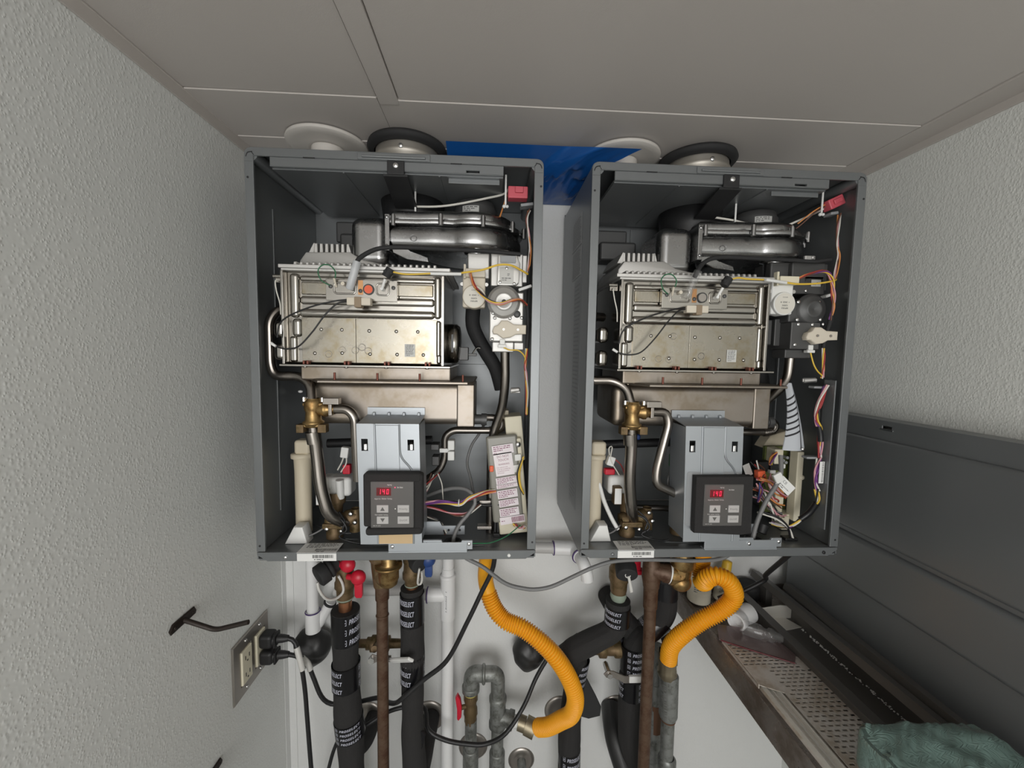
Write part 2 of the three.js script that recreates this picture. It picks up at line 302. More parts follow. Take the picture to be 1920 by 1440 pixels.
function makeHeater(dx, R, label) {
  const H = thing('water_heater', label, 'water heater', 'wall-hung water heaters', [dx, 0, 0]);
  // cabinet
  part(H, 'back_panel', bx(0, 470, 12, 668, 20, 22), M.paint);
  for (const s of [0, 1]) {
    const sp = part(H, 'side_panel', s ? bx(468, 470, 3, 660, 20, 268, 0) : [bx(0, 2, 3, 660, 20, 268, 0)], M.paint);
    part(sp, 'inner_face', s ? bx(466.4, 467.9, 12, 656, 23, 256, 0) : bx(2.1, 3.6, 12, 656, 23, 256, 0), M.paint);
    part(sp, 'pressed_rib', s ? bx(464.5, 466.6, 30, 590, 90, 96, 1) : bx(3.4, 5.5, 60, 600, 196, 200, 1), M.paint);
  }
  part(H, 'top_panel', [bx(8, 462, 668, 670, 20, 268, 0), cy([10, 660, 20], [10, 660, 268], 10, 10, 20), cy([460, 660, 20], [460, 660, 268], 10, 10, 20)], M.paint);
  const fl = part(H, 'bottom_panel', [bx(2, 468, 9, 11, 22, 266, 0), bx(2, 468, 0, 3, 22, 266, 0)], M.paint);
  part(fl, 'pressed_line', [tb([[150, 11.4, 232], [180, 11.6, 236], [230, 11.4, 240], [300, 11.6, 243], [380, 11.4, 242]], 1.1, 6), tb([[40, 11.4, 150], [90, 11.4, 180], [110, 11.6, 210], [150, 11.4, 215]], 1.1, 6)], M.paint);
  // front flange: top with rounded corners, two sides, folded lip below
  const tf = new THREE.Shape(); tf.moveTo(0, 648); tf.lineTo(14, 648); tf.lineTo(14, 657); tf.lineTo(455, 657); tf.lineTo(455, 648); tf.lineTo(470, 648); tf.lineTo(470, 657); tf.quadraticCurveTo(470, 670, 457, 670); tf.lineTo(13, 670); tf.quadraticCurveTo(0, 670, 0, 657);
  part(H, 'front_flange', pl(tf, 266, 270, 0.8), M.paint);
  part(H, 'corner_joint', [tb([[3, 655, 270], [6, 661, 270.6], [13, 663, 270]], 0.7, 5), tb([[12, 662, 270], [15, 658, 270]], 0.6, 5)], M.black);
  part(H, 'corner_joint', [tb([[467, 655, 270], [464, 661, 270.6], [457, 663, 270]], 0.7, 5), tb([[458, 662, 270], [455, 658, 270]], 0.6, 5)], M.black);
  part(H, 'front_flange', bx(0, 14, 17, 648.5, 266, 270, 0.8), M.paint);
  part(H, 'front_flange', bx(455, 470, 17, 648.5, 266, 270, 0.8), M.paint);
  part(H, 'bottom_lip', [pl([[0, 15.5], [0, 11], [17, 0], [453, 0], [470, 11], [470, 15.5]], 264, 270, 0.8), bx(2, 468, 12, 15.4, 258, 268)], M.paint);
  for (const [x, y] of [[5, 624], [466, 627], [5.5, 27], [464, 30]]) part(H, 'rivet_hole', cy([x, y, 268.5], [x, y, 270.3], 1.8, 1.8, 12), M.black);
  part(H, 'lip_screw', [screw([R ? 444 : 47, 7, 270], 3)], R ? M.black : M.chrome); part(H, 'lip_screw', screw([R ? 57 : 424, 7, 270], 3), R ? M.paint : M.white);
  part(H, 'rating_label', [pl([[-33, -8], [32, -8], [32, 5], [-33, 5]], 0, 0.5).translate(99, 8.2, 270)], tx(canvasTex(256, 64, (x, w, h) => { x.fillStyle = '#e6e6e4'; x.fillRect(0, 0, w, h); x.fillStyle = '#444'; for (let p = 100; p < 235;) { const k = 2 + rnd() * 4; x.fillRect(p, 10, k, 28); p += k + 1 + rnd() * 3; } fineprint(x, 110, 46, 120, 1, 16, '#666'); })), false);
  { // same label folded back over the lip onto the cabinet floor
    const m = part(H, 'rating_label', new THREE.BoxGeometry(65, 0.5, 34).translate(99, 15.9, 256), MT.rating, true); m.userData.label = 'white printed rating label'; }
  // fix the uv of the front fold so that the print fits it
  H.children.filter((c) => c.name === 'rating_label').forEach((c, i) => { if (i) return; const p = c.geometry.attributes.position, uv = c.geometry.attributes.uv; for (let k = 0; k < p.count; k++) uv.setXY(k, (p.getX(k) - 0.066) / 0.065, (p.getY(k)) / 0.013); });
  // top baffle with its front face, handle bar, bolt bracket and hanging tab
  const bf = part(H, 'top_baffle', [bx(38, 405, 642.5, 644.5, 40, 268, 0), pl([[38, 643], [345, 643], [345, 648], [366, 648], [366, 643], [405, 643], [405, 657], [38, 657]], 264, 268.5, 0.6)], M.paint);
  part(bf, 'baffle_lining', bx(39, 404, 640.4, 642.3, 42, 262, 0), M.paint);
  for (const x of [148, 300]) part(bf, 'baffle_seam', bx(x, x + 2.5, 638.8, 640.6, 60, 262, 0), M.paint);
  for (const x of [90, 320]) part(H, 'slot', bx(x, x + 18, 656.3, 657.6, 269, 270.4, 0), M.black);
  part(H, 'handle_bar', [bx(174, 288, 657.5, 668, 269.5, 272, 1), bx(181, 281, 660, 663.5, 271.5, 274.5, 1.4)], M.paint);
  const bb = part(H, 'bolt_bracket', bx(220, 247, 636, 657, 268, 272, 1), M.black); part(bb, 'bracket_web', plX([[271, 637], [269, 634], [190, 612], [188, 616]], 214, 252), M.black);
  part(H, 'bracket_bolt', screw([234, 649, 272], 4.6), M.chrome);
  part(H, 'hanging_tab', [bx(315, 399, 633, 646, 252, 254, 0.8), bx(347, 364, 644, 656, 252, 254, 0.6)], M.paint);
  part(H, 'exhaust_duct', [lt([234, 560, 130], [234, 650, 130], [[0, 40], [10, 52], [50, 56], [82, 60], [84, 0.1]], 32)], M.black);
  part(H, 'wall_bracket', [bx(50, 140, 590, 634, 22, 34, 4), bx(70, 150, 560, 600, 22, 70, 6)], M.castDark);
  part(H, 'back_board', bx(150, 420, 330, 640, 22, 26, 1), M.paint);

  // fan: snail housing lying flat, motor on top, outlet to the left
  const vol = (o) => { const s = [[213, 222 + o], [262, 224 + o], [290, 228 + o]]; for (let i = 0; i <= 60; i++) { const a = Math.PI * (0.62 - i / 60 * 1.55), r = 84 + i * 0.27 + o; s.push([352 + Math.cos(a) * r, 148 + Math.sin(a) * r]); } s.push([262, 168 - o], [213, 168 - o]); return s; };
  const fan = part(H, 'fan', [plY(vol(0), 533, 576, 17, [], 8), plY(vol(-12), 580, 603, 9, [], 5)], M.alu);
  part(fan, 'rim', plY(vol(3), 575, 583, 2, [], 2), M.alu);
  for (const [x, z] of [[218, 224], [300, 234], [372, 233], [424, 206], [447, 168]]) part(fan, 'bolt_boss', [cy([x, 571, z], [x, 588, z], 4.2, 4.2, 12), hex([x, 587, z], [x, 590, z], 3.4)], M.alu);
  part(fan, 'motor', [lt([355, 600, 150], [355, 640, 150], [[0, 46], [8, 45], [10, 41], [24, 41], [27, 38], [35, 37], [38, 30], [38.5, 0.1]], 36)], M.castDark);
  part(fan, 'motor_label', new THREE.CylinderGeometry(41.4, 41.4, 11, 16, 1, true, -0.55, 0.75).translate(355, 616, 150), tx(canvasTex(128, 64, (x, w, h) => { x.fillStyle = '#b9b9b6'; x.fillRect(0, 0, w, h); fineprint(x, 8, 8, 110, 3, 18, '#555'); }), 0.4), true);
  part(fan, 'maker_mark', new THREE.TorusGeometry(5, 0.5, 6, 24).translate(252, 551, 226.4), M.alu);
  part(fan, 'outlet_flange', [bx(204, 212.5, 528, 590, 160, 228, 1.5), screw([208, 584, 228], 3), screw([208, 536, 228], 3)], M.alu);
  part(fan, 'lower_bracket', [pl([[214, 536], [216, 527], [240, 516], [278, 512], [276, 520], [246, 530], [236, 537]], 214, 220, 1)], M.alu);
  part(H, 'air_elbow', [bx(140, 205, 505, 590, 110, 214, 18, 5)], M.alu);

  // burner box
  const fins = [];
  for (let i = 0; i < 7; i++) fins.push(pl([[-3.2, 523], [3.2, 523], [2.4, 543], [-2.4, 543]], 110, 204, 0.8).translate(79 + i * 9.2, 0, 0));
  const top = part(H, 'burner_top', [pl([[60, 493], [62, 508], [72, 522], [146, 524], [166, 512], [205, 504], [300, 500], [308, 493]], 96, 228, 3, [], 2), bx(76, 138, 522, 530, 108, 196, 2), pl([[66, 523], [76, 543], [78, 543], [76, 523]], 110, 206, 0.6), pl([[142, 523], [136, 543], [134, 543], [136, 523]], 110, 206, 0.6)], M.cast);
  for (const f of fins) part(top, 'cooling_fin', f, M.cast);
  part(H, 'flange_plate', [bx(47, 320, 486.5, 492.5, 90, 270, 1), bx(52, 312, 482.5, 486, 100, 271, 0.6)], M.cast);
  const ser = []; for (let i = 0; i < 24; i++) ser.push(pl([[-3.4, 0], [3.4, 0], [2, 7.5], [-2, 7.5]], 226, 258, 1.2).translate(68 + i * 9.8, 492, 0));
  for (const s of ser) part(top, 'rib', s, M.cast);
  const box = part(H, 'burner_box', [bx(56, 308, 334, 483, 110, 262, 3, 2)], M.steel);
  part(box, 'edge_flange', bx(53, 57, 333, 482, 130, 276, 0.8), M.steel);
  part(box, 'edge_flange', bx(306.5, 311, 333, 481, 130, 274, 0.8), M.steel);
  part(box, 'side_fold', [bx(63, 78, 408, 479, 255, 270, 6, 4), bx(65, 80, 377, 407, 255, 268.5, 6, 4), bx(60, 72, 336, 378, 255, 267, 4, 3)], M.steel);
  part(box, 'side_fold', [bx(294, 305, 410, 479, 255, 270, 5, 4), bx(297, 305, 346, 408, 255, 268, 4, 3), bx(298, 306, 336, 352, 255, 270, 4, 3)], M.steel);
  part(box, 'pressed_roll', bx(76, 295, 409.5, 423, 250, 269, 6.4, 5), M.steel);
  part(box, 'pressed_roll', bx(78, 294, 430, 443.5, 252, 266.5, 5, 4), M.steel);
  part(box, 'pressed_roll', bx(78, 295, 467, 476, 250, 266, 4.2, 4), M.steel);
  part(box, 'pressed_panel', bx(80, 292, 446, 466, 255, 264.5, 2, 2), M.steelPlate);
  const lp = part(box, 'front_sheet', [bx(80, R ? 178 : 166, 336, 409, 258, 265.4, 0.6), bx(R ? 178.4 : 166.4, 299, 336, 409, 258, 265, 0.6)], M.steelPlate);
  for (const [x, y] of [[111, 390], [144, 390], [188, 389], [232, 389], [267, 389], [100, 351], [144, 352], [189, 351], [233, 351], [276, 351]]) part(lp, 'stud', [sph([x, y, 265.6], 3, 1, 1, 0.6, 12)], M.steel);
  for (const [x, y] of R ? [[126, 351], [144, 350], [201, 357], [150, 390]] : [[122, 350], [144, 357], [165, 357], [186, 356], [176, 362]]) part(lp, 'stamp_mark', [new THREE.TorusGeometry(5.4, 0.45, 5, 20).translate(x, y, 265.6), bx(x - 3, x + 3, y - 0.5, y + 0.5, 265, 265.9, 0.2)], M.plate);
  part(lp, 'note_label', card([254, 358, 265.6], 17, 21), MT.note, true);
  part(box, 'bottom_flange', bx(50, 322, 329.5, 333, 104, 280, 1), M.steel);
  for (const x of [85, 150, 214, 280]) { part(box, 'clamp_stud', [bx(x, x + 3, 333, 339, 266, 276, 0.5)], M.stud); part(box, 'clamp_stud', [bx(x + 6, x + 9, 333, 339, 266, 276, 0.5)], M.stud); part(box, 'nut', sph([x + 4, 329, 276], 3.4, 1.2, 0.5, 1, 10), M.steel); }
  // electrode plate
  const ep = part(box, 'electrode_plate', bx(123, 236, 436, 470, 266, 275, 0.8), M.steel);
  const ring = (x0, x1, y0, y1) => { const c = new THREE.CatmullRomCurve3([[x0 + 3, y0], [x1 - 3, y0], [x1, y0 + 3], [x1, y1 - 3], [x1 - 3, y1], [x0 + 3, y1], [x0, y1 - 3], [x0, y0 + 3]].map(([a, b]) => new THREE.Vector3(a, b, 275.5)), true, 'catmullrom', 0.15); return new THREE.TubeGeometry(c, 48, 1.5, 6, true); };
  part(ep, 'window_rim', ring(137, 170, 447, 464), M.steel); part(ep, 'window_rim', ring(204, 223, 446, 464), M.steel);
  part(ep, 'sight_glass', [lt([191, 454.5, 275], [191, 454.5, 279], [[0, 8.6], [2.5, 8.6], [3, 7], [2, 6.4]], 28)], M.castDark);
  part(ep, 'sight_lens', [cy([191, 454.5, 274], [191, 454.5, 277.4], 6.6, 6.6, 24)], R ? M.plate : M.orange).userData.label = R ? 'grey sight lens' : 'orange sight lens';
  for (const [x, y] of [[131, 458], [178, 452], [230, 458]]) part(ep, 'screw', screw([x, y, 275], 3.2), M.castDark);
  part(ep, 'heat_tint', bx(174, 182, 446, 469, 274.8, 275.3, 0.2), std(lin(0.5, 0.27, 0.13), 0.35, 0.9));
  part(ep, 'electrode', [cy([213.5, 455, 274], [213.5, 455, 284], 3, 2.4, 12), cy([213.5, 455, 282], [220, 470, 286], 2, 2.4, 10)], M.white);
  part(ep, 'electrode', [cy([140, 457, 275], [139, 470, 282], 1.6, 1.8, 10), cy([152, 462, 275], [152, 462, 281], 3, 3, 12)], M.ceramic);
  const cb = part(ep, 'thermal_fuse', bx(160, 197, 428, 440, 276, 288, 1.2, 2), M.ceramic); part(cb, 'fuse_clip', bx(R ? 176 : 172, R ? 186 : 183, 424.5, 441, 275.5, 289, 1), M.clay);
  part(ep, 'spark_sleeve', [lt([162, 453, 280], [177, 497, 286], [[0, 3], [1, 6], [12, 6.4], [46, 6], [46.5, 4]], 18)], R ? M.clear : M.milky);
  part(ep, 'sensor_boot', [hex([221, 473, 287], [229, 486, 287], 7), bx(218, 232, 476, 484, 282, 292, 2)], M.rubber);
  part(H, 'spark_lead', tb([[172, 486, 285], [177, 498, 285], [188, 510, 278], [206, 520, 272], [232, 524, 268], [267, 525, 264], [314, 526, 256], [360, 526.5, 252], [400, 525.5, 250], [436, R ? 531 : 524, 246]], 3.6, 10), M.rubber);
  part(H, 'sensor_lead_sleeve', tb([[R ? 296 : 290, R ? 486 : 481.5, 280], [312, R ? 485 : 482, 278], [338, 483.5, 272]], 2.7, 8), M.white);
  wire(H, [[228, 482, 288], [245, R ? 487 : 479, 285], [262, R ? 486 : 479, 283], [292, R ? 486 : 481.5, 281]], 1.5, WIRE.y);
  wire(H, [[131, 459, 278], [120, 466, 284], [116, 480, 285], [123, 489, 285], [134, 489, 285], [142, 480, 284], [141, 470, 282]], 1, WIRE.g);
  wire(H, [[160, 437, 282], [140, 433, 288], [105, 423, 290], [70, 408, 288], [55, 395, 285], [50, 375, 283]], 1.3, WIRE.k);
  wire(H, [[160, 434, 282], [146, 430, 287], [128, 412, 290], [108, 385, 290], [86, 362, 289], [66, 357, 287], [50, 360, 285]], 1.3, WIRE.k);
  part(H, 'wire_tip', [cy([48, 361, 284], [40, 366, 283], 2, 2.4, 8)], M.white);
  wire(H, [[46, 468, 262], [42, 466, 268], [44, 450, 270], [49, 430, 270], [50, 412, 270]], 1.1, WIRE.w);
  part(H, 'hinge_clip', [bx(38, 52, 464, 474, 255, 262, 1), cy([36, 474, 262], [50, 474, 262], 3, 3, 10)], M.steel);
  // water end caps of the box
  part(H, 'end_cap', [lt([303, 372, 190], [334, 372, 190], [[0, 20], [6, 22], [8, 36], [22, 36], [28, 31], [30, 20], [30.5, 0.1]], 32)], M.steel);
  part(H, 'end_clip', [bx(330, 347, 342, 366, 186, 204, 1.5), bx(344, 362, 350, 355, 192, 197, 1)], M.castDark); part(H, 'end_slot', bx(318, 322, 356, 388, 224, 226.4, 0.5), M.castDark);
  for (const y of R ? [391, 350] : [390, 352]) part(H, 'end_cap', bx(24, 44, y - 14, y + 14, 205, 248, 8, 4), M.steel);
  // neck and secondary exchanger
  part(H, 'neck', bx(69, 320, 306, 330, 120, 250, 3), M.steelDull);
  for (const [x, y] of [[133, 315], [202, 315], [271, 315], [342, 314]]) part(H, 'stud_bolt', [cy([x, y - 7, 270], [x, y + 5, 270], 1.9, 1.9, 10)], M.stud);
  const se = part(H, 'secondary_exchanger', [bx(62, 357, 225, 303, 105, 222, 14, 4)], M.steelDull);
  part(se, 'top_lip', plY([[64, 100], [360, 100], [360, 262], [350, 277], [108, 277], [84, 240], [64, 236]], 303, 307.5, 1), M.steelDull);
  part(se, 'end_fold', bx(328, 360, 222, 300, 120, 224, 3, 2), M.steelDull);
  part(se, 'outlet_nut', [hex([360, 233, 200], [372, 233, 200], 10), hex([372, 233, 200], [382, 233, 200], 12)], M.castDark);

  // bracket that carries the controller
  const hole = (x0, x1, y0, y1) => [[x0, y0], [x1, y0], [x1, y1], [x0, y1]];
  const skew = (g) => { const p = g.attributes.position; for (let i = 0; i < p.count; i++) p.setX(i, p.getX(i) + (238 - p.getY(i)) * 0.024); return g; };
  const br = part(H, 'controller_bracket', [skew(pl([[171, 35], [272, 35], [272, 238], [171, 238]], 281, 283, 0, [hole(178, 188.5, 193, 213), hole(252.5, 263, 194, 212)])), skew(bx(171, 172.5, 40, 236, 225, 282, 0)), skew(bx(270.5, 272, 40, 236, 225, 282, 0)),
    plX([[283, 238], [281, 236.5], [224, 243], [224, 257], [226, 257], [226, 244.5]], 172, 272)], M.galv);
  part(br, 'pressed_field', skew(pl([[202, 150], [239, 150], [239, 236], [202, 236]], 283, 284.2, 0.5)), M.galv);
  part(br, 'bead', [skew(cy([200, 238, 283], [200, 36, 283], 1.6, 1.6, 8))], M.galv);
  part(br, 'bead', [pipe([[240, 237, 283.2], [241, 184, 283.2], [263, 160, 283.2], [263, 36, 283.2]], 1.8, 12, 8)], M.galv);
  for (const x of [184, 210, 236, 262]) part(br, 'hook_tab', bx(x - 2.5, x + 2.5, 242.5, 249, 226, 231, 1.2), M.galv);
  for (const x of [183.5, 258]) part(br, 'latch', [bx(x - 2, x + 4.5, 193, 205, 272, 282.5, 2, 2)], M.chrome);
  if (!R) part(br, 'paper_sticker', bx(206, 262, 36, 52, 283.2, 283.8, 0.2), std(lin(0.6, 0.43, 0.24), 0.7));
  if (R) part(br, 'controller_recess', pl(rrect(177, 270, 64, 159, 5), 283, 283.6), M.greyPlastic);
  part(H, 'foot_rail', [bx(219, 352, 17, 33, 272, 275, 0.8), bx(219, 352, 15.5, 18, 262, 276, 0.8)], M.galv);
  part(H, 'foot_rail_screw', screw([R ? 300 : 226, 27, 275], 3.4), M.chrome);
  const cg = part(H, 'cable_bracket', [pl([[277, 20], [361, 20], [361, 36], [343, 36], [338, 28], [312, 28], [308, 37], [277, 37]], 270, 274, 0.6), pl([[271, 27], [345, 27], [345, 44], [304, 44], [300, 52], [271, 52]], 230, 233, 0.6)], M.galv);
  for (const [x, y, z] of [[283, 31, 274], [306, 29, 274], [316, 36, 233], [336, 36, 233]]) part(cg, 'hole', cy([x, y, z - 0.5], [x, y, z + 0.6], 2.2, 2.2, 12), M.black);
  part(cg, 'screw', screw([355, 30, 274], 3.2), M.chrome);
  part(H, 'cable_gland', lt([325, 10, 250], [325, 26, 250], [[0, 17], [10, 17], [14, 15], [15, 11], [8, 10]], 28), M.rubber);
  if (R) part(H, 'grey_cable', tb([[314, 22, 262], [326, 59, 256], [344, 97, 252], [361, 123, 250], [372, 146, 246], [378, 176, 235]], 4, 10), WIRE.e);
  else part(H, 'grey_cable', tb([[325, 12, 250], [327, 30, 244], [336, 48, 236], [352, 66, 230], [363, 84, 226], [357, 99, 222], [341, 106, 214], [315, 103, 205], [285, 92, 198], [262, 82, 196]], 3.6, 10), WIRE.e);
  if (!R) part(H, 'grey_cable', tb([[360, 92, 215], [352, 115, 180], [344, 140, 160], [352, 172, 150], [368, 196, 140], [384, 226, 120]], 2.6, 8), WIRE.e);

  // water pipes on the left
  part(H, 'inlet_tube', pipe([[40, 425, 205], [18, 425, 222], [7, 405, 230], [7, 330, 230], [14, 310, 230], [56, 311, 232], [78, 298, 240], [84, 268, 250]].map(([x, y, z]) => [x + 3, y, z]), 8, 16), M.tube);
  const bv = part(H, 'brass_tee', [lt([89, 226, 250], [89, 275, 250], [[0, 12], [6, 17], [9, 17], [12, 13], [26, 12], [30, 14], [42, 15], [46, 12], [49, 11]], 24), lt([90, 256, 250], [125, 257, 250], [[0, 10], [14, 11], [18, 13], [22, 13], [24, 10], [35, 9]], 20), bx(74, 104, 226, 234, 240, 262, 3), bx(74, 112, 262, 268, 242, 258, 2)], M.brass);
  part(bv, 'clip', [bx(110, 136, 266, 277, 250, 264, 1), bx(118, 124, 247, 268, 250, 262, 1)], M.tube);
  part(bv, 'bolt', [hex([75, 270, 252], [75, 277, 252], 4)], M.chrome); part(bv, 'bolt', [hex([107, 270, 256], [107, 277, 256], 4)], M.chrome);
  part(bv, 'clip', bx(66, 78, 218, 232, 248, 264, 1), M.brassOld); part(bv, 'clip', bx(100, 114, 218, 232, 248, 262, 1), M.brassOld);
  part(H, 'bypass_tube', pipe(R ? [[122, 257, 250], [150, 257, 250], [156, 238, 250], [139, 150, 246], [140, 124, 246], [196, 98, 240]] : [[122, 257, 250], [146, 257, 250], [158, 243, 250], [158, 130, 240]], 8, 18), M.tube);
  part(H, 'outlet_tube', [pipe(R ? [[89, 228, 248], [92, 190, 244], [92, 130, 240], [101, 72, 234], [112, 48, 214]] : [[88, 228, 248], [91, 170, 242], [94, 118, 240], [106, 64, 236], [128, 42, 214]], 10.4, 30, 20), cy([86.5, 218, 249], [89, 198, 247], 12, 12, 20)], M.tube);
  part(H, 'condensate_trap', [lt([42, 14, 190], [42, 168, 190], [[0, 12], [2, 14], [120, 14.5], [142, 15.5], [144, 20], [151, 20], [153, 15], [154, 0.1]], 28), bx(32, 60, 165, 192, 178, 204, 6, 4)], M.cream);
  part(H, 'support_wedge', pl([[26, 11], [66, 11], [58, 42], [42, 42]], 205, 232, 3, [], 2), M.white);
  part(H, 'drain_pipe', cy([60, 168, 120], [270, 176, 120], 9, 9, 20), M.black);
  const pv = part(H, 'flow_valve', R ? [bx(67, 108, 88, 126, 160, 200, 8, 4)] : [bx(72, 98, 96, 122, 165, 200, 9, 4), bx(84, 130, 84, 120, 160, 196, 7, 4), cy([112, 82, 196], [112, 118, 200], 7, 7, 16)], M.white);
  part(pv, 'valve_neck', [lt([104, 40, 200], [104, 92, 188], [[0, 16], [10, 16], [12, 11], [30, 11], [34, 15], [50, 15]], 20), bx(74, 90, 74, 108, 196, 214, 2)], M.brassOld);
  part(pv, 'label_strip', bx(75, 88, 76, 106, 214, 214.6, 0.2), MT.bar);
  part(H, 'brass_manifold', [lt([92, 40, 205], [150, 52, 205], [[0, 14], [8, 16], [16, 12], [30, 12], [36, 15], [46, 15], [56, 10]], 20), lt([104, 12, 205], [104, 44, 205], [[0, 15], [12, 15], [14, 12], [32, 12]], 20), bx(88, 128, 34, 44, 196, 224, 2), lt([142, 24, 205], [142, 66, 205], [[0, 11], [30, 11], [34, 8], [42, 8]], 18)], M.brassOld);
  for (const [x, y] of [[96, 34], [122, 30], [139, 62], [146, 46]]) part(H, 'manifold_bolt', screw([x, y, 222], 4), M.chrome);
  wire(H, [[108, 60, 225], [126, 56, 232], [136, 38, 234], [122, 26, 232], [134, 20, 236], [158, 14, 236], [172, 16, 236]], 2, WIRE.k);
  wire(H, [[118, 66, 222], [132, 52, 232], [128, 34, 234], [142, 30, 230]], 1.8, WIRE.k);
  wire(H, [[60, 20, 222], [76, 26, 218], [92, 36, 208], [100, 52, 200]], 1.6, WIRE.e);
  if (R) { part(H, 'cross_tube', pipe([[132, 53, 172], [196, 51, 172], [216, 46, 172], [224, 14, 172]], 6, 14), M.tube); part(H, 'drain_hose', tb([[40, 130, 196], [49, 108, 200], [58, 78, 204], [72, 47, 208], [84, 26, 212]], 4, 10), M.white); part(H, 'corner_valve', [lt([206, 12, 200], [206, 36, 200], [[0, 14], [14, 14], [18, 10], [24, 10]], 18), cy([206, 24, 200], [206, 24, 222], 9, 9, 18)], M.brassOld); part(H, 'valve_cap', cy([206, 24, 222], [206, 24, 226], 8, 8, 18), M.white); }
  // sockets and small wires
  if (!R) { part(H, 'wire_plug', [turnZ(bx(116, 130, 160, 180, 194, 206, 2), [123, 170], -0.15)], M.white); part(H, 'wire_plug', bx(117, 131, 128, 146, 188, 200, 2), M.red); wire(H, [[121, 162, 202], [116, 150, 200], [108, 136, 198]], 1.4, WIRE.w); wire(H, [[126, 160, 202], [124, 148, 200], [114, 132, 198]], 1.4, WIRE.w); }
  else { part(H, 'wire_plug', turnZ(bx(60, 74, 148, 166, 200, 212, 2), [67, 157], -0.3), M.white); part(H, 'wire_plug', bx(56, 76, 130, 142, 196, 210, 3), M.red); wire(H, [[64, 168, 208], [62, 182, 210], [68, 184, 210], [66, 160, 212], [84, 130, 208]], 1.2, WIRE.w); wire(H, [[70, 164, 208], [86, 150, 210], [96, 128, 206]], 1.2, WIRE.r);
    part(H, 'wire_plug', bx(186, 202, 142, 168, 190, 204, 3), std(lin(0.03, 0.2, 0.05), 0.5)); part(H, 'terminal_block', [bx(206, 230, 120, 166, 178, 200, 4, 3), bx(212, 226, 126, 158, 200, 204, 1)], M.white); wire(H, [[188, 150, 206], [178, 132, 214], [176, 116, 216], [190, 100, 210]], 2, WIRE.e); wire(H, [[190, 146, 206], [184, 120, 212], [186, 90, 208]], 1.2, WIRE.r);
    part(H, 'blue_component', bx(126, 146, 184, 196, 128, 150, 4), M.blue); }
  for (const y of R ? [262, 285] : [206, 276]) part(H, 'wall_clip', [sph([22, y, 150], 4, 1.2, 0.7, 0.8, 10)], M.white);
  part(H, 'sensor_block', [bx(276, 292, 170, 182, 160, 186, 2), bx(278, 292, 140, 158, 160, 184, 2)], M.castDark);

  // gas train on the right
  const gx = R ? -20 : 0;
  const gv = part(H, 'gas_valve', R
    ? [bx(370, 424, 372, 420, 190, 250, 2, 2), bx(368, 424, 420, 456, 190, 244, 3, 2), bx(360, 372, 378, 428, 196, 222, 2), bx(346, 358, 380, 426, 196, 218, 2), bx(369, 418, 356, 372, 205, 240, 2)]
    : [bx(385, 443, 376, 460, 190, 248, 2.5, 2), bx(390, 428, 358, 376, 205, 238, 2), bx(428, 446, 362, 376, 205, 230, 2)], R ? M.castDark : M.cast);
  part(gv, 'diaphragm', [lt([409, 443, R ? 240 : 246], [409, 443, 262], [[0, 28], [4, 28], [5, 24], [9, 23], [9, 16], [13, 15], [13, 11], [10, 0.1]], 32)], R ? M.castDark : M.cast);
  if (!R) part(gv, 'diaphragm_port', cy([408, 444, 250], [408, 444, 257], 12, 11, 24), M.black);
  for (const [x, y] of [[391, 455], [430, 455], [391, 424], [390, 380], [394, 416], [420, 416], [434, 425], [440, 417]].map(([x, y]) => [x + gx * 0.6, y])) part(gv, 'screw', screw([x, y, R ? 250 : 248], 3.2), M.chrome);
  if (!R) part(gv, 'regulator_cap', lt([432, 423, 246], [432, 423, 254], [[0, 6], [4, 6], [6, 4], [6.5, 0.1]], 16), M.castDark);
  part(gv, 'coil_cover', pl([[390, 393], [393, 401], [400, 404], [405, 411], [416, 411], [426, 405], [447, 404], [447, 389], [430, 388], [421, 383], [408, 381], [398, 388], [392, 388]], 248, 262, 2.5, [], 3), M.ceramic).userData.label = 'beige plastic coil cover';
  for (const x of [409, 433]) part(gv, 'coil_pin', [cy([x, 396, 261], [x, 396, 263.4], 2.6, 2.2, 12)], M.plate);
  part(gv, 'connector', [bx(400, 414, 366, 371, 244, 254, 1), bx(403, 412, 371, 380, 246, 252, 1)], M.white);
  const gu = part(H, 'gas_block', [bx(386 + gx * 0.4, 442 + gx * 0.1, 472, 528, 170, 232, 2.5, 2), bx(434, 450, 480, 528, 180, 226, 2), bx(345, 384, 486, 530, 175, 222, 3, 2), bx(396, 418, 526, 536, 196, 226, 3)], R ? M.castDark : M.cast);
  part(gu, 'bolt', screw([408, 531, 226], 3.6), M.chrome);
  part(gu, 'venturi', [lt([360, 540, 205], [360, 486, 205], [[0, 22], [8, 22], [10, 16], [40, 15], [44, 20], [54, 20]], 24)], M.alu);
  if (!R) { const cv = part(gu, 'control_cover', pl([[398, 521], [430, 521], [436, 508], [434, 476], [428, 471], [397, 471]], 232, 250, 2, [], 2), M.cast); part(cv, 'printed_plate', card([413, 487, 250.4], 24, 28), MT.valve, true); for (const [x, y] of [[402, 476], [426, 474], [413, 499]]) part(cv, 'screw', screw([x, y, 250], 2.8), M.chrome); part(cv, 'seal', bx(402, 428, 508, 520, 250, 252, 1), M.greyPlastic); }
  else { const cv = part(gu, 'control_cover', bx(400, 442, 472, 506, 222, 232, 3, 2), M.castDark); part(cv, 'printed_plate', card([424, 492, 232.4], 18, 12), MT.valve, true); part(cv, 'screw', screw([406, 478, 232], 3), M.chrome); part(gu, 'bolt_plate', [bx(404, 424, 524, 542, 222, 228, 2), screw([410, 530, 228], 3.4), screw([418, 538, 228], 3.4)], M.cast); }
  // stepping motor of the mixer
  const mx = R ? 346 : 358, my = R ? 450 : 452, mz = R ? 262 : 242;
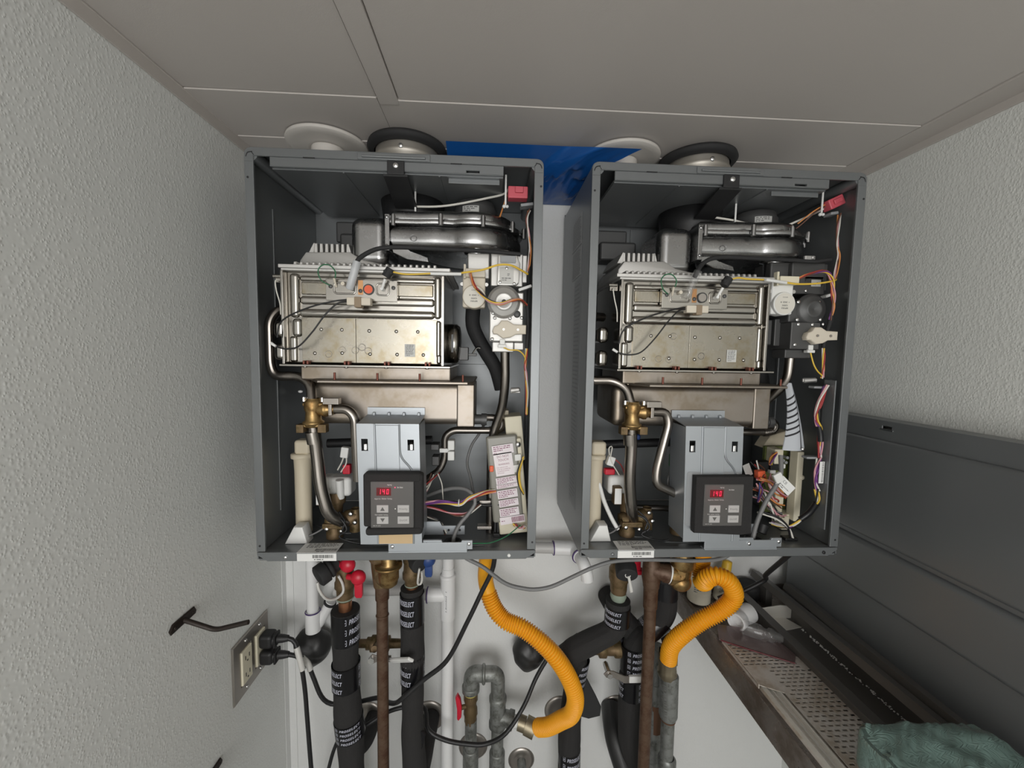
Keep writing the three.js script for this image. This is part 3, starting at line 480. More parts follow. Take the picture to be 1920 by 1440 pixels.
  const sm = part(H, 'stepping_motor', [lt([mx, my, mz - 22], [mx, my, mz], [[0, 20], [20, 20], [22, 18.6], [22.2, 0.1]], 36), bx(mx - 20, mx + 19, my - 18, my + 46, mz - 30, mz - 6, 3, 2)], R ? M.white : M.ceramic);
  part(sm, 'motor_print', new THREE.CircleGeometry(18, 32).translate(mx, my, mz + 0.35), MT.motor, true);
  part(sm, 'connector', [bx(mx - 15, mx + 19, my + 32, my + 46, mz - 8, mz + 6, 1.5), bx(mx - 18, mx - 14, my + 30, my + 54, mz - 8, mz + 2, 1)], R ? M.ivory : M.ceramic);
  for (const s of [-1, 1]) part(sm, 'lug', [cy([mx + s * 21, my + 22, mz - 16], [mx + s * 21, my + 22, mz - 8], 3.2, 3.2, 12)], M.cast);
  part(H, 'gas_hose', sweep(curve([[354, 452, 165], [352, 412, 152], [362, 385, 145], [380, 355, 140], [398, 325, 135], [410, 285, 130]]), () => 14, 40, 20), M.rubber);
  part(H, 'gas_tube', pipe(R ? [[393, 360, 222], [394, 310, 218], [372, 262, 180], [356, 236, 150]] : [[413, 362, 220], [415, 300, 215], [410, 252, 200], [397, 215, 190], [391, 180, 188], [391, 12, 188]], 8.2, 26), M.tube);
  part(H, 'return_tube', [pipe([[372, 232, 172], [398, 232, 172], [413, 224, 172], [408, 208, 172], [392, 206.5, 170], [316, 206, 168], [301, 194, 168], [301, 150, 168], [292, 128, 170], [264, 108, 172]], 6.8, 14)], M.tube);
  const cor = []; for (let i = 0; i < 8; i++) cor.push(new THREE.TorusGeometry(7.2, 1.3, 6, 18).rotateY(Math.PI / 2 - i * 0.09).rotateZ(i * 0.07).translate(388 + i * 3.2, 206.6 + i * i * 0.09, 171));
  part(H, 'bellows', cor, M.tube);
  part(H, 'pipe_clip', [bx(308, 321, 170, 189, 164, 184, 2), bx(308, 321, 150, 168, 164, 184, 2), bx(292, 312, 164, 172, 158, 178, 1)], R ? M.greyPlastic : M.white);

  // harnesses along the right side
  wire(H, [[237, 617, 184], [250, 617, 187], [289, R ? 612 : 618, 189], [326, R ? 605 : 623, 191], [378, R ? 602 : 634, 194], [406, R ? 611 : 640, 198], [R ? 440 : 416, R ? 628 : 643, R ? 218 : 215]], 2.1, WIRE.w);
  part(H, 'thermostat', [lt([R ? 243 : 236, 618, 172], [R ? 243 : 236, 618, 184], [[0, 10], [6, 10], [7, 6], [11, 6], [12, 0.1]], 20)], M.greyPlastic);
  tie(H, R ? 290 : 250, R ? 602 : 606, 194, R ? 42 : 48); tie(H, R ? 430 : 410, R ? 618 : 612, 226, 50);
  const pk = R ? turnZ(bx(437, 466, 626, 644, 216, 234, 2, 2), [450, 635], 0.45) : bx(414, 448, 622, 642, 212, 232, 2, 2);
  const pp = part(H, 'plug_connector', pk, M.pink); part(pp, 'plug_latch', R ? turnZ(bx(444, 460, 632, 640, 234, 237, 1), [450, 635], 0.45) : bx(426, 440, 630, 640, 232, 236, 1), M.pink);
  wire(H, R ? [[438, 630, 224], [424, 620, 216], [408, 602, 206], [396, 590, 196]] : [[412, 634, 222], [408, 618, 214], [402, 604, 204], [396, 594, 196]], 1.3, WIRE.n);
  wire(H, R ? [[438, 634, 224], [420, 622, 218], [402, 604, 206]] : [[412, 630, 222], [406, 612, 212], [400, 596, 200]], 1.3, WIRE.o);
  bundle(H, R ? [[456, 612, 236], [450, 590, 240], [449, 560, 242], [453, 540, 242], [450, 510, 244], [447, 496, 246]] : [[451, 600, 236], [446, 584, 240], [449, 561, 242], [452, 536, 242], [451, 508, 244], [449, 496, 246]], ['w', 'n', 'o', 'p'], 1.2, 2.4);
  wire(H, R ? [[338, 484, 272], [360, 482, 272], [395, 484, 272], [430, 491, 262], [447, 496, 248]] : [[338, 486, 268], [372, 491, 272], [398, 500, 270], [419, 501, 266], [438, 495, 256], [449, 491, 248]], 1.7, WIRE.y);
  part(H, 'side_clip', turnZ(bx(R ? 444 : 436, 458, R ? 614 : 610, R ? 619 : 615, 214, 232, 1), [450, 612], 0.15), M.greyPlastic); part(H, 'side_clip', turnZ(bx(R ? 440 : 434, 458, 468, 473, 225, 238, 1), [448, 470], 0.35), M.white);
  bundle(H, R ? [[352, 485, 262], [378, 498, 266], [409, 506, 266], [424, 494, 264], [432, 470, 262], [436, 447, 260], [434, 425, 258]] : [[352, 487, 258], [358, 467, 268], [370, 453, 272], [385, 441, 274], [403, 438, 274], [424, 445, 268], [438, 446, 258], [448, 438, 250]], ['r', 'o', 'p', 'y', R ? 'v' : 'k', 'n'], 1.25, 2.6);
  part(H, 'harness_sleeve', tb(R ? [[435, 432, 258], [434, 415, 256], [430, 395, 254], [430, 375, 252]] : [[449, 440, 248], [451, 418, 246], [451, 385, 246], [450, 365, 246]], 3.4, 8), M.rubber);
  bundle(H, R ? [[430, 376, 252], [431, 356, 252], [432, 334, 252], [431, 322, 252]] : [[450, 366, 246], [449, 350, 246], [447, 335, 246], [449, 318, 246], [452, 290, 244], [452, 250, 244]], ['r', 'y', 'w', 'p', 'o'], 1.2, 2.2);
  wire(H, R ? [[407, 366, 252], [411, 346, 256], [419, 334, 256], [430, 326, 254]] : [[410, 366, 250], [420, 362, 252], [436, 361, 250], [447, 350, 248], [449, 335, 246]], 1.3, WIRE.y);
  part(H, 'cable_tie', [bx(R ? 418 : 424, R ? 446 : 442, R ? 312 : 285, R ? 319 : 293, 222, 226, 1.5), cy([R ? 420 : 426, 290 + (R ? 25 : 0), 224], [R ? 440 : 440, 292 + (R ? 25 : 0), 228], 5, 4, 10)], M.cast);
  bundle(H, [[388, 338, 150], [376, 360, 150], [362, 366, 160], [352, 352, 190]], ['k', 'w'], 1.2, 2);

  if (!R) {
    // circuit board under its labelled cover, leaning to the right towards the bottom
    const ang = 0.1;
    const lean = (g) => turnZ(g, [394, 186], ang);
    const cb2 = part(H, 'board_case', [lean(bx(392, 447, 16, 196, 150, 214, 3, 2)), lean(bx(420, 452, 150, 235, 150, 200, 2))], M.ivory);
    part(cb2, 'case_cover', [lean(bx(382, 440, 40, 204, 205, 216, 5, 3))], new THREE.MeshPhysicalMaterial({ color: lin(0.32, 0.31, 0.27), roughness: 0.3, transmission: 0.25, thickness: 0 }));
    part(cb2, 'case_screw', screw([440, 190, 218], 5), M.chrome);
    const labs = [[412, 181, 39, 17, 'l0'], [414.5, 153.5, 34, 42, 'l1'], [420, 123.5, 39, 12.5, 'l2'], [421, 113, 39, 7, 'l2'], [422, 98, 37, 15.5, 'l2'], [424.5, 81, 36, 13, 'l2'], [426, 63.5, 36, 15.5, 'l2'], [432, 48.5, 46, 14, 'l3']];
    labs.forEach(([x, y, w, h, k]) => part(cb2, 'printed_label', card([x, y, 218], w, h, 0.16, 1.6), MT[k], true).userData.label = k === 'l1' ? 'white warning label with violet print' : 'white printed label');
    part(cb2, 'terminal', turnZ(bx(434, 446, 160, 172, 214, 220, 1), [440, 166], 0.1), M.white); part(cb2, 'terminal', turnZ(bx(432, 446, 138, 152, 214, 218, 1), [440, 145], 0.1), M.white);
    part(cb2, 'terminal', bx(388, 396, 138, 150, 210, 218, 2), M.orange);
    for (let i = 0; i < 4; i++) wire(H, [[450 - i * 0.6, 170 - i, 226], [443 - i * 1.5, 142, 230 + i], [445 - i, 118, 230], [451, 102 - i, 226]], 1.5, i === 3 ? WIRE.k : WIRE.y);
    bundle(H, [[268, 86, 236], [302, 89, 234], [333, 85, 232], [351, 95, 230], [380, 103, 224], [400, 103, 219]], ['v', 'p', 'o', 'r', 'w', 'y', 'v'], 1.5, 4);
    part(H, 'cable_tie', [new THREE.TorusGeometry(5.6, 1.2, 6, 16).rotateY(Math.PI / 2).translate(334, 86, 232)], M.white);
    bundle(H, [[256, 78, 218], [290, 72, 224], [312, 66, 226], [330, 62, 228], [348, 64, 226], [372, 76, 214]], ['r', 'w', 'n', 'p'], 1.3, 3); bundle(H, [[262, 60, 215], [284, 52, 218], [300, 46, 222], [310, 30, 236]], ['k', 'n', 'w'], 1.4, 4); bundle(H, [[290, 128, 190], [280, 118, 205], [272, 112, 220], [262, 100, 224]], ['r', 'k', 'n', 'w'], 1.3, 6);
    bundle(H, [[282, 128, 200], [276, 108, 214], [268, 96, 226]], ['w', 'n', 'p'], 1.2, 4);
    wire(H, [[292, 130, 200], [300, 112, 205], [303, 96, 215], [306, 88, 231]], 1.1, WIRE.w);
    bundle(H, [[436, 40, 222], [446, 34, 226], [453, 40, 228]], ['p', 'r', 'y', 'o', 'w'], 1.6, 4);
    part(H, 'cord_grip', [bx(396, 410, 11, 19, 196, 212, 2), cy([400, 16, 204], [401, 62, 200], 3, 3, 10), cy([406, 16, 204], [405, 56, 200], 3, 3, 10)], M.black);
    wire(H, [[400, 60, 200], [396, 90, 205], [388, 130, 212], [390, 145, 214]], 1.8, WIRE.k);
    wire(H, [[360, 30, 273], [372, 28, 268], [392, 24, 258], [420, 30, 246], [446, 44, 232]], 1.1, WIRE.g);
    part(H, 'small_clip', bx(370, 392, 74, 80, 198, 206, 1), M.plate); part(H, 'small_clip', bx(366, 394, 24, 30, 190, 206, 1), M.plate);
    wire(H, [[360, 76, 206], [380, 72, 208], [408, 76, 214]], 3, WIRE.k);
    part(H, 'upper_bracket', [bx(402, 424, 218, 246, 140, 170, 2), bx(428, 440, 200, 226, 140, 190, 2)], M.cream);
  } else {
    // open circuit board in its ivory frame with striped cloth ribbon above
    const fr = part(H, 'board_frame', [bx(440, 453, 34, 174, 178, 200, 2), bx(402, 420, 146, 176, 162, 188, 2), bx(420, 452, 36, 44, 160, 188, 1.5), bx(424, 440, 12, 40, 160, 190, 2), sph([452, 122, 196], 7, 1, 0.8, 0.8, 12)], M.ivory);
    part(fr, 'circuit_board', bx(400, 452, 38, 176, 155, 162, 0.5), M.pcb);
    part(fr, 'relay', bx(412, 430, 62, 96, 162, 184, 2), M.ivory); part(fr, 'relay', bx(410, 430, 44, 58, 162, 182, 2), M.ivory);
    part(fr, 'terminal', bx(398, 416, 132, 148, 162, 184, 1.5), M.black); part(fr, 'terminal', bx(374, 412, 128, 148, 160, 178, 1.5), M.black); part(fr, 'terminal', bx(414, 426, 137, 146, 172, 188, 1.5), M.white); part(fr, 'terminal', bx(396, 408, 126, 133, 178, 186, 1), M.white);
    for (const [x, y] of [[430, 150], [436, 146], [432, 140], [438, 156]]) part(fr, 'capacitor', cy([x, y, 162], [x, y, 176], 3, 3, 12), M.greyPlastic);
    part(fr, 'wire_plug', turnZ(bx(354, 369, 122, 139, 198, 212, 2), [361, 130], 0.1), M.orange);
    const rb = new THREE.PlaneGeometry(1, 1, 10, 24), rp = rb.attributes.position;
    for (let i = 0; i < rp.count; i++) { const s = rp.getX(i) + 0.5, t = rp.getY(i) + 0.5; const w0 = 389 - t * 0 - (1 - t) * 9 + 4 * Math.sin(t * 3), w1 = 402 + (1 - t) * 20; rp.setXYZ(i, w0 + (w1 - w0) * s, 186 + t * 124, 236 + 6 * Math.sin(s * 3.1) - 18 * t * t); }
    rb.computeVertexNormals();
    const rbm = new THREE.MeshPhysicalMaterial({ map: canvasTex(128, 512, (x, w, h) => { x.fillStyle = '#bcc0c6'; x.fillRect(0, 0, w, h); x.strokeStyle = '#232227'; x.lineWidth = 13; for (let i = 0; i < 7; i++) { x.beginPath(); x.moveTo(0, 130 + i * 46); x.lineTo(96, 84 + i * 46); x.stroke(); } x.lineWidth = 8; x.beginPath(); x.moveTo(96, 20); x.lineTo(100, 500); x.stroke(); }), roughness: 0.7, side: THREE.DoubleSide });
    const rbl = part(H, 'striped_ribbon', [rb, rb.clone().translate(0, 0, -1.5)], rbm, true); rbl.userData.label = 'grey ribbon cloth with dark stripes';
    part(rbl, 'ribbon_eyelet', screw([412, 190, 244], 3), M.chrome);
    part(H, 'back_case', [pl([[404, 170], [420, 196], [456, 206], [460, 170]], 120, 150, 2)], M.cream);
    part(H, 'printed_tag', [turnZ(card([378, 124, 252], 34, 20), [378, 124], -0.75)], MT.tag, true); part(H, 'tag_clip', turnZ(bx(356, 372, 130, 148, 248, 255, 2), [364, 138], 0.5), M.white);
    bundle(H, [[442, 306, 250], [430, 276, 250], [427, 250, 250], [435, 230, 250], [440, 209, 250], [441, 178, 250]], ['r', 'w', 'p', 'v', 'y', 'k', 'r'], 1.6, 4);
    bundle(H, [[441, 174, 250], [436, 154, 250], [435, 134, 250], [440, 116, 250]], ['v', 'p', 'w', 'v'], 1.6, 3.6);
    bundle(H, [[440, 116, 250], [442, 97, 250], [441, 84, 248]], ['y', 'k', 'y', 'w'], 1.6, 3);
    part(H, 'harness_sleeve', tb([[442, 90, 249], [436, 70, 242], [424, 54, 236]], 5.5, 10), M.tape); bundle(H, [[426, 56, 237], [416, 42, 232], [408, 34, 224], [400, 32, 214], [392, 34, 204]], ['w', 'y', 'k', 'v', 'w'], 1.6, 3.2);
    part(H, 'harness_sleeve', tb([[440, 206, 250], [438, 220, 250], [434, 234, 250]], 4.8, 10), M.tape);
    part(H, 'bar_label', card([441, 150, 256], 9, 40), MT.bar, true);
    for (const [y, x0] of [[304, 424], [174, 420]]) part(H, 'side_clip', bx(x0, 447, y - 2, y + 2, 232, 246, 1), M.greyPlastic);
    part(H, 'side_rail', [bx(447, 449.4, 46, 318, 240, 264, 0.6), bx(449, 462, 46, 318, 238, 241, 0.5)], M.paint);
    bundle(H, [[352, 124, 214], [371, 120, 220], [389, 103, 222], [405, 91, 216]], ['p', 'o', 'r', 'p', 'o'], 1.5, 4);
    bundle(H, [[348, 118, 222], [350, 104, 226], [346, 84, 226]], ['v', 'b', 'p', 'o'], 1.5, 3);
    bundle(H, [[356, 99, 222], [372, 74, 224], [392, 58, 220], [412, 50, 205]], ['k', 'w', 'n', 'p', 'e'], 1.5, 5);
    bundle(H, [[350, 66, 226], [380, 54, 230], [404, 36, 232], [412, 14, 232]], ['k', 'k', 'w'], 2, 3.5);
    bundle(H, [[350, 104, 205], [366, 96, 212], [384, 82, 216], [404, 70, 205]], ['p', 'w', 'n', 'o', 'r'], 1.5, 7); bundle(H, [[346, 92, 212], [362, 84, 220], [376, 66, 224], [384, 48, 226]], ['w', 'k', 'e', 'p'], 1.6, 6); bundle(H, [[360, 150, 190], [366, 136, 200], [362, 124, 212], [356, 112, 218]], ['n', 'w', 'k', 'r'], 1.5, 6); bundle(H, [[384, 128, 200], [380, 110, 210], [390, 96, 212], [410, 88, 205]], ['p', 'p', 'o', 'w'], 1.5, 5);
    bundle(H, [[402, 168, 190], [390, 160, 196], [384, 148, 200]], ['v', 'o', 'p', 'y'], 1.6, 4);
    part(H, 'note_flag', turnZ(card([340, 138, 200], 14, 24), [340, 138], 0.4), M.cast);
    part(H, 'cord_grip', [bx(398, 424, 11, 17, 220, 236, 2)], M.black); part(H, 'cable_knob', [cy([346, 30, 240], [352, 44, 236], 9, 9, 16)], M.black);
    part(H, 'side_label', new THREE.BoxGeometry(0.4, 56, 84).translate(-0.4, 585, 165), MT.side, true); part(H, 'side_label', new THREE.BoxGeometry(0.4, 52, 80).translate(-0.4, 527, 168), MT.side, true);
    part(H, 'side_print', new THREE.BoxGeometry(0.2, 430, 62).translate(-0.2, 280, 185), new THREE.MeshStandardMaterial({ map: canvasTex(256, 1024, (x, w, h) => { x.fillStyle = '#7a7d7e'; x.fillRect(0, 0, w, h); x.globalAlpha = 0.75; fineprint(x, 20, 20, 200, 52, 19, '#55585a', 0.4); }), roughness: 0.38, metalness: 0.35 }), true);
  }
  return H;
}
makeHeater(0, false, 'opened grey water heater with a DO NOT TOUCH label, beside the wall with the hooks');
makeHeater(549.4, true, 'opened grey water heater with a bare circuit board and striped ribbon, by the leaning cover');

// ---------- wired controllers in foam surrounds ----------
function controller(dx, R, label) {
  const x0 = R ? 199 : 198, x1 = 267, y0 = 71, y1 = R ? 143 : 148;
  const C = thing('remote_controller', label, 'controller', 'remote controllers', [dx, 0, 0]);
  const foam = R ? [pl([[185, 155], [284, 156], [286, 56], [264, 54], [186, 58]], 285, 300, 2, [], 2)]
    : [bx(186, 200, 72, 160, 285, 301, 4, 3), bx(187.5, 278, 146.5, 161.5, 285.5, 301.8, 4, 3), bx(266, 281, 64, 160, 284.8, 300.2, 4, 3), turnZ(bx(189, 280, 58, 71, 286, 302, 5, 3), [234, 64], 0.02), bx(195, 272, 70, 150, 285, 297, 2)];
  part(C, 'foam_surround', foam, M.foam);
  const tex = canvasTex(560, 600, (x, w, h) => {
    x.fillStyle = '#555351'; x.fillRect(0, 0, w, h); x.fillStyle = '#c9c7c4'; x.textBaseline = 'middle';
    x.font = 'bold 26px sans-serif'; x.fillText('°F/°C', 215, 40); x.fillText('In Use', 345, 70); x.font = '25px sans-serif'; x.fillText('Approx. Water Temp.', 46, 218); x.fillText('Hot water temp.', 48, 430); x.font = '20px sans-serif'; x.fillText('MC-91-2US', 26, 575);
    x.fillStyle = '#e8e6e2'; x.beginPath(); x.arc(322, 352, 8, 0, 7); x.fill();
  });
  const face = part(C, 'face_panel', bx(x0, x1, y0, y1, 292, 301.5, 1.2, 2), M.panel);
  part(face, 'printed_face', card([(x0 + x1) / 2, (y0 + y1) / 2, 301.7], x1 - x0 - 2, y1 - y0 - 2, 0, 0.4), tx(tex, 0.4), true);
  const px = (u) => x0 + 1 + u / 560 * (x1 - x0 - 2), py = (v) => y1 - 1 - v / 600 * (y1 - y0 - 2);
  // lit red figures on a dark window
  const seg = { 1: 'bc', 4: 'bcfg', 0: 'abcdef' };
  const dig = canvasTex(256, 144, (x, w, h) => {
    x.fillStyle = '#3c0008'; x.fillRect(0, 0, w, h); x.fillStyle = '#ffc6d6';
    [1, 4, 0].forEach((n, i) => { const ox = 36 + i * 70, oy = 26, W = 38, Hh = 92, s = seg[n], t = 9; x.save(); x.translate(ox, oy); x.transform(1, 0, -0.08, 1, 6, 0);
      if (s.includes('a')) x.fillRect(0, 0, W, t); if (s.includes('d')) x.fillRect(0, Hh - t, W, t); if (s.includes('g')) x.fillRect(0, Hh / 2 - t / 2, W, t);
      if (s.includes('b')) x.fillRect(W - t, 2, t, Hh / 2 - 4); if (s.includes('c')) x.fillRect(W - t, Hh / 2 + 2, t, Hh / 2 - 4); if (s.includes('f')) x.fillRect(0, 2, t, Hh / 2 - 4); if (s.includes('e')) x.fillRect(0, Hh / 2 + 2, t, Hh / 2 - 4); x.restore(); });
  });
  const dm = new THREE.MeshStandardMaterial({ color: 0x220006, roughness: 0.2, emissive: lin(1, 0.03, 0.11), emissiveMap: dig, emissiveIntensity: 2.2 });
  part(face, 'display', card([px(170), py(125), 302], 23, 13, 0, 0.6), dm, true).userData.label = 'lit red display reading 140';
  const glow = new THREE.PointLight(new THREE.Color(1, 0.05, 0.15), 0.0006); glow.position.set(px(170) / 1000, py(125) / 1000, 0.306); glow.castShadow = true; C.add(glow);
  if (!R) part(face, 'indicator_light', cy([px(320), py(70), 301.6], [px(320), py(70), 302.2], 1, 1, 10), new THREE.MeshStandardMaterial({ color: 0x401018, emissive: lin(1, 0.1, 0.2), emissiveIntensity: 1.4 }));
  const bt = (txt, up) => canvasTex(192, 128, (x, w, h) => { x.fillStyle = '#b4b2b0'; x.fillRect(0, 0, w, h); x.fillStyle = '#5b5957'; x.textAlign = 'center'; x.textBaseline = 'middle'; if (txt) { x.font = '44px sans-serif'; x.fillText(txt, 96, 66); } else { x.beginPath(); const s = up ? -1 : 1; x.moveTo(56, 64 - s * 34); x.lineTo(136, 64 - s * 34); x.lineTo(96, 64 + s * 34); x.fill(); } });
  for (const [u, v, t, up] of [[154, 350, '', 1], [154, 500, '', 0], [430, 350, 'Priority'], [430, 500, 'On/Off']]) { const b = part(face, 'button', bx(px(u) - 9.5, px(u) + 9.5, py(v) - 6.4, py(v) + 6.4, 300.5, 302.6, 0.8), M.greyPlastic); part(b, 'button_print', card([px(u), py(v), 302.7], 18, 12, 0, 0.3), tx(bt(t, up), 0.45), true); }
}
controller(0, false, 'foam-framed controller reading 140 on the heater with the DO NOT TOUCH label');
controller(549.4, true, 'foam-framed controller reading 140 on the heater with the bare circuit board');

// ---------- vents at the ceiling ----------
M.pvcWarm = std(lin(0.6, 0.57, 0.53), 0.5); M.collar = std(lin(0.5, 0.47, 0.42), 0.45, 0.8);
const YV = YC - 4;
function ventPair(dx, near) {
  const f = thing('vent_flange', near ? 'white plastic vent flange on the ceiling above the heater by the socket wall' : 'white plastic vent flange partly hidden by blue plastic film', 'vent flange', 'ceiling vent flanges', [70 + dx, 0, 118]);
  part(f, 'flange_ring', lt([0, YV, 0], [0, YV - 12, 0], [[0, 73], [3, 74], [6, 73], [8, 66], [9, 60], [10, 36], [11, 33], [9, 28]], 48), M.pvcWarm);
  part(f, 'pipe_stub', lt([0, YV - 2, 0], [0, 671, 0], [[0, 30], [50, 30], [52, 34], [76, 34], [77, 26]], 36), M.pvcWarm);
  part(f, 'flange_screw', screw([10, 708, 33], 3), M.plate);
  const c = thing('exhaust_collar', near ? 'round metal exhaust collar with black rubber seal above the heater by the socket wall' : 'round metal exhaust collar with black rubber seal nearest the right wall', 'exhaust collar', 'exhaust collars', [222 + dx, 0, 121]);
  part(c, 'collar_ring', lt([0, 671, 0], [0, YV - 6, 0], [[0, 57], [0.5, 60], [44, 60], [48, 62], [53, 62], [55, 60], [70, 59]], 48), M.collar);
  part(c, 'rubber_seal', lt([0, YV - 16, 0], [0, YV, 0], [[0, 62], [2, 70], [8, 75], [14, 73], [16, 64]], 48), M.rubber);
  part(c, 'collar_screw', screw([0, 724, 60.5], 4.5), M.chrome);
}
ventPair(0, true); ventPair(574, false);
{ // creased blue film strung from the ceiling down to the back wall between the heaters
  const g = new THREE.PlaneGeometry(1, 1, 60, 18), p = g.attributes.position, l = lattice(16), l2 = lattice(40);
  for (let i = 0; i < p.count; i++) { const s = p.getX(i) + 0.5, t = p.getY(i) + 0.5, w = (l(s, t * 0.5) - 0.5) * 20 + (l2(s * 1.6 + t * 0.3, t * 0.7) - 0.5) * 12, k = Math.min(1, Math.max(0, (s - 0.62) / 0.2)), d = k * k * (3 - 2 * k), e = Math.sin(Math.PI * t); p.setXYZ(i, 299 + (276 + 79 * t ** 4) * s, 696 + 53 * t - d * 24 * t - e * 5 + w * 0.7 * e, 3 + 152 * t + 50 * d * t + w * e); }
  g.computeVertexNormals();
  solo('plastic_film', 'creased translucent blue plastic film strung under the ceiling between the two heaters', 'plastic film', g, M.film);
}

// ---------- piping below the heaters ----------
M.verdigris = std(lin(0.25, 0.3, 0.24), 0.7); M.milkPlastic = std(lin(0.62, 0.61, 0.58), 0.4); M.pvcGrey = std(lin(0.52, 0.51, 0.5), 0.45); M.unionMetal = std(lin(0.36, 0.31, 0.22), 0.4, 0.9); M.foamGloss = std(lin(0.022, 0.022, 0.022), 0.42);
function tapeTex(rows, ox, extra) {
  return canvasTex(1024, 64 * rows, (x, w, h) => {
    x.fillStyle = '#0c0c10'; x.fillRect(0, 0, w, h); x.fillStyle = '#c4c6d4'; x.textBaseline = 'middle';
    for (let r = 0; r < rows; r++) for (let k = 0; k < 2; k++) { const u = ((k * 512 + ox + 2048) % 1024), y = 32 + r * 64; x.font = 'italic bold 44px sans-serif'; for (const o of [0, -1024]) { x.fillText('PROSELECT', u + o, y); x.strokeStyle = '#c4c6d4'; x.lineWidth = 4; x.strokeRect(u + o - 58, y - 17, 32, 32); x.fillRect(u + o - 50, y - 4, 16, 8); } }
  });
}
const tapeMat = (rows, ox) => new THREE.MeshStandardMaterial({ map: tapeTex(rows, ox), roughness: 0.28 });
const tapeA = tapeMat(3, 40), tapeB = tapeMat(3, 880), tapeC = tapeMat(4, 600);
const band = (a, b, r, ph = 0) => { if (b[1] < a[1]) [a, b] = [b, a]; const L = len(a, b); return aim(new THREE.CylinderGeometry(r, r, L, 36, 1, true).rotateY(ph).translate(0, L / 2, 0), a, b); };
const foamPipe = (pts, r, R = 26, wob = 1.2) => { const c = elbowPath(pts, R), q = rnd() * 9; return sweep(c, (t, s) => r + wob * Math.sin(s / 38 + q) + wob * 0.5 * Math.sin(s / 13 + q * 2), Math.max(20, Math.ceil(c.getLength() / 6)), 26); };
const ringSeal = (x, y, z, r) => new THREE.TorusGeometry(r, 1.6, 8, 28).rotateX(Math.PI / 2).translate(x, y, z);
function lever(parent, x, y, z, m, down = 44) {
  return part(parent, 'lever', [sph([x, y, z], 15, 1, 1, 0.8, 18), pl([[-8, 0], [8, 0], [8, -down], [6, -down - 4], [-4, -down - 4], [-7, -down]], -5, 5, 2, [], 2).translate(x + 1, y, z + 1), cy([x - 9, y, z], [x - 22, y, z - 4], 6, 6, 14)], m);
}
{ // hot pipe, left heater
  const t = thing('hot_water_pipe', 'black insulated water pipe under two red valve levers', 'pipe', 'insulated water pipes', [97, 0, 140]);
  part(t, 'valve_body', [lt([0, -0.5, 0], [0, -152, 0], [[0, 12], [18, 12], [20, 19], [62, 19], [66, 16], [80, 17], [108, 18], [112, 20], [122, 20], [126, 17], [146, 16], [152, 13]], 28), lt([0, -68, 0], [-18, -70, 20], [[0, 13], [24, 13], [26, 16], [30, 16]], 20)], M.brassOld);
  part(t, 'solder_ring', ringSeal(0, -147, 0, 15.4), M.verdigris);
  part(t, 'copper_stub', cy([0, -150, 0], [0, -186, 0], 13, 13, 24), M.copper);
  const cap = part(t, 'relief_cap', [lt([-10, -66, 14], [-34, -78, 40], [[0, 15], [12, 15], [13, 19], [18, 19], [19, 17], [22, 17], [23, 21], [39, 21], [41, 18], [41.5, 0.1]], 26)], M.rubber);
  part(cap, 'strap', tb([[-28, -78, 62], [-24, -92, 64], [-17, -118, 50], [-6, -128, 34], [4, -122, 22], [3, -104, 22], [-3, -86, 26]], 2.6, 8), M.milkPlastic);
  lever(t, 14, -66, 22, M.red, 4); lever(t, 34, -92, 22, M.red, 36);
  const ins = part(t, 'insulation', [foamPipe([[0, -172, 0], [-1, -300, 0], [2, -400, 0], [8, -480, 0], [9, -1448, 0]], 26.5)], M.foam);
  part(ins, 'tape', band([0, -174, 0], [0, -238, 0], 28.2, 0.3), tapeA, true); part(ins, 'tape', band([-0.5, -286, 0], [0, -338, 0], 28.4, -1.68), tapeA, true);
  part(ins, 'tape', [band([3, -408, 0], [7, -446, 0], 29.6, -0.9)], tapeC, true);
}


{ // brown copper pipe with brass union, left heater
  const t = thing('copper_pipe', 'bare brown copper pipe with brass union between the two taped black pipes', 'pipe', 'bare copper pipes', [177, 0, 160]);
  part(t, 'pipe', [cy([0, -110, 0], [-1, -1448, 0], 11.4, 11.4, 24)], M.copperOld);
  part(t, 'collar', [lt([0, -96, 0], [0, -190, 0], [[0, 14.6], [6, 15.4], [16, 15.4], [18, 13.6], [42, 13.4], [44, 11.6]], 26)], M.copperOld); part(t, 'solder_ring', ringSeal(0, -172, 0, 11.4), M.copperOld);
  part(t, 'elbow', [pipe([[-6, -1, 0], [-6, -56, 0], [0, -108, 0]], 16.5, 26, 24), lt([-6, -14, 0], [-6, -62, 0], [[0, 17], [6, 20], [38, 20], [44, 17]], 22), sph([10, -88, 4], 19, 1.3, 1.2, 1, 18)], M.brassOld);
  part(t, 'union', [lt([16, -1, 12], [16, -96, 12], [[0, 14], [56, 14], [58, 26], [64, 26], [68, 20], [84, 19.5], [98, 17], [104, 10], [105, 0.1]], 28)], M.brass);
}
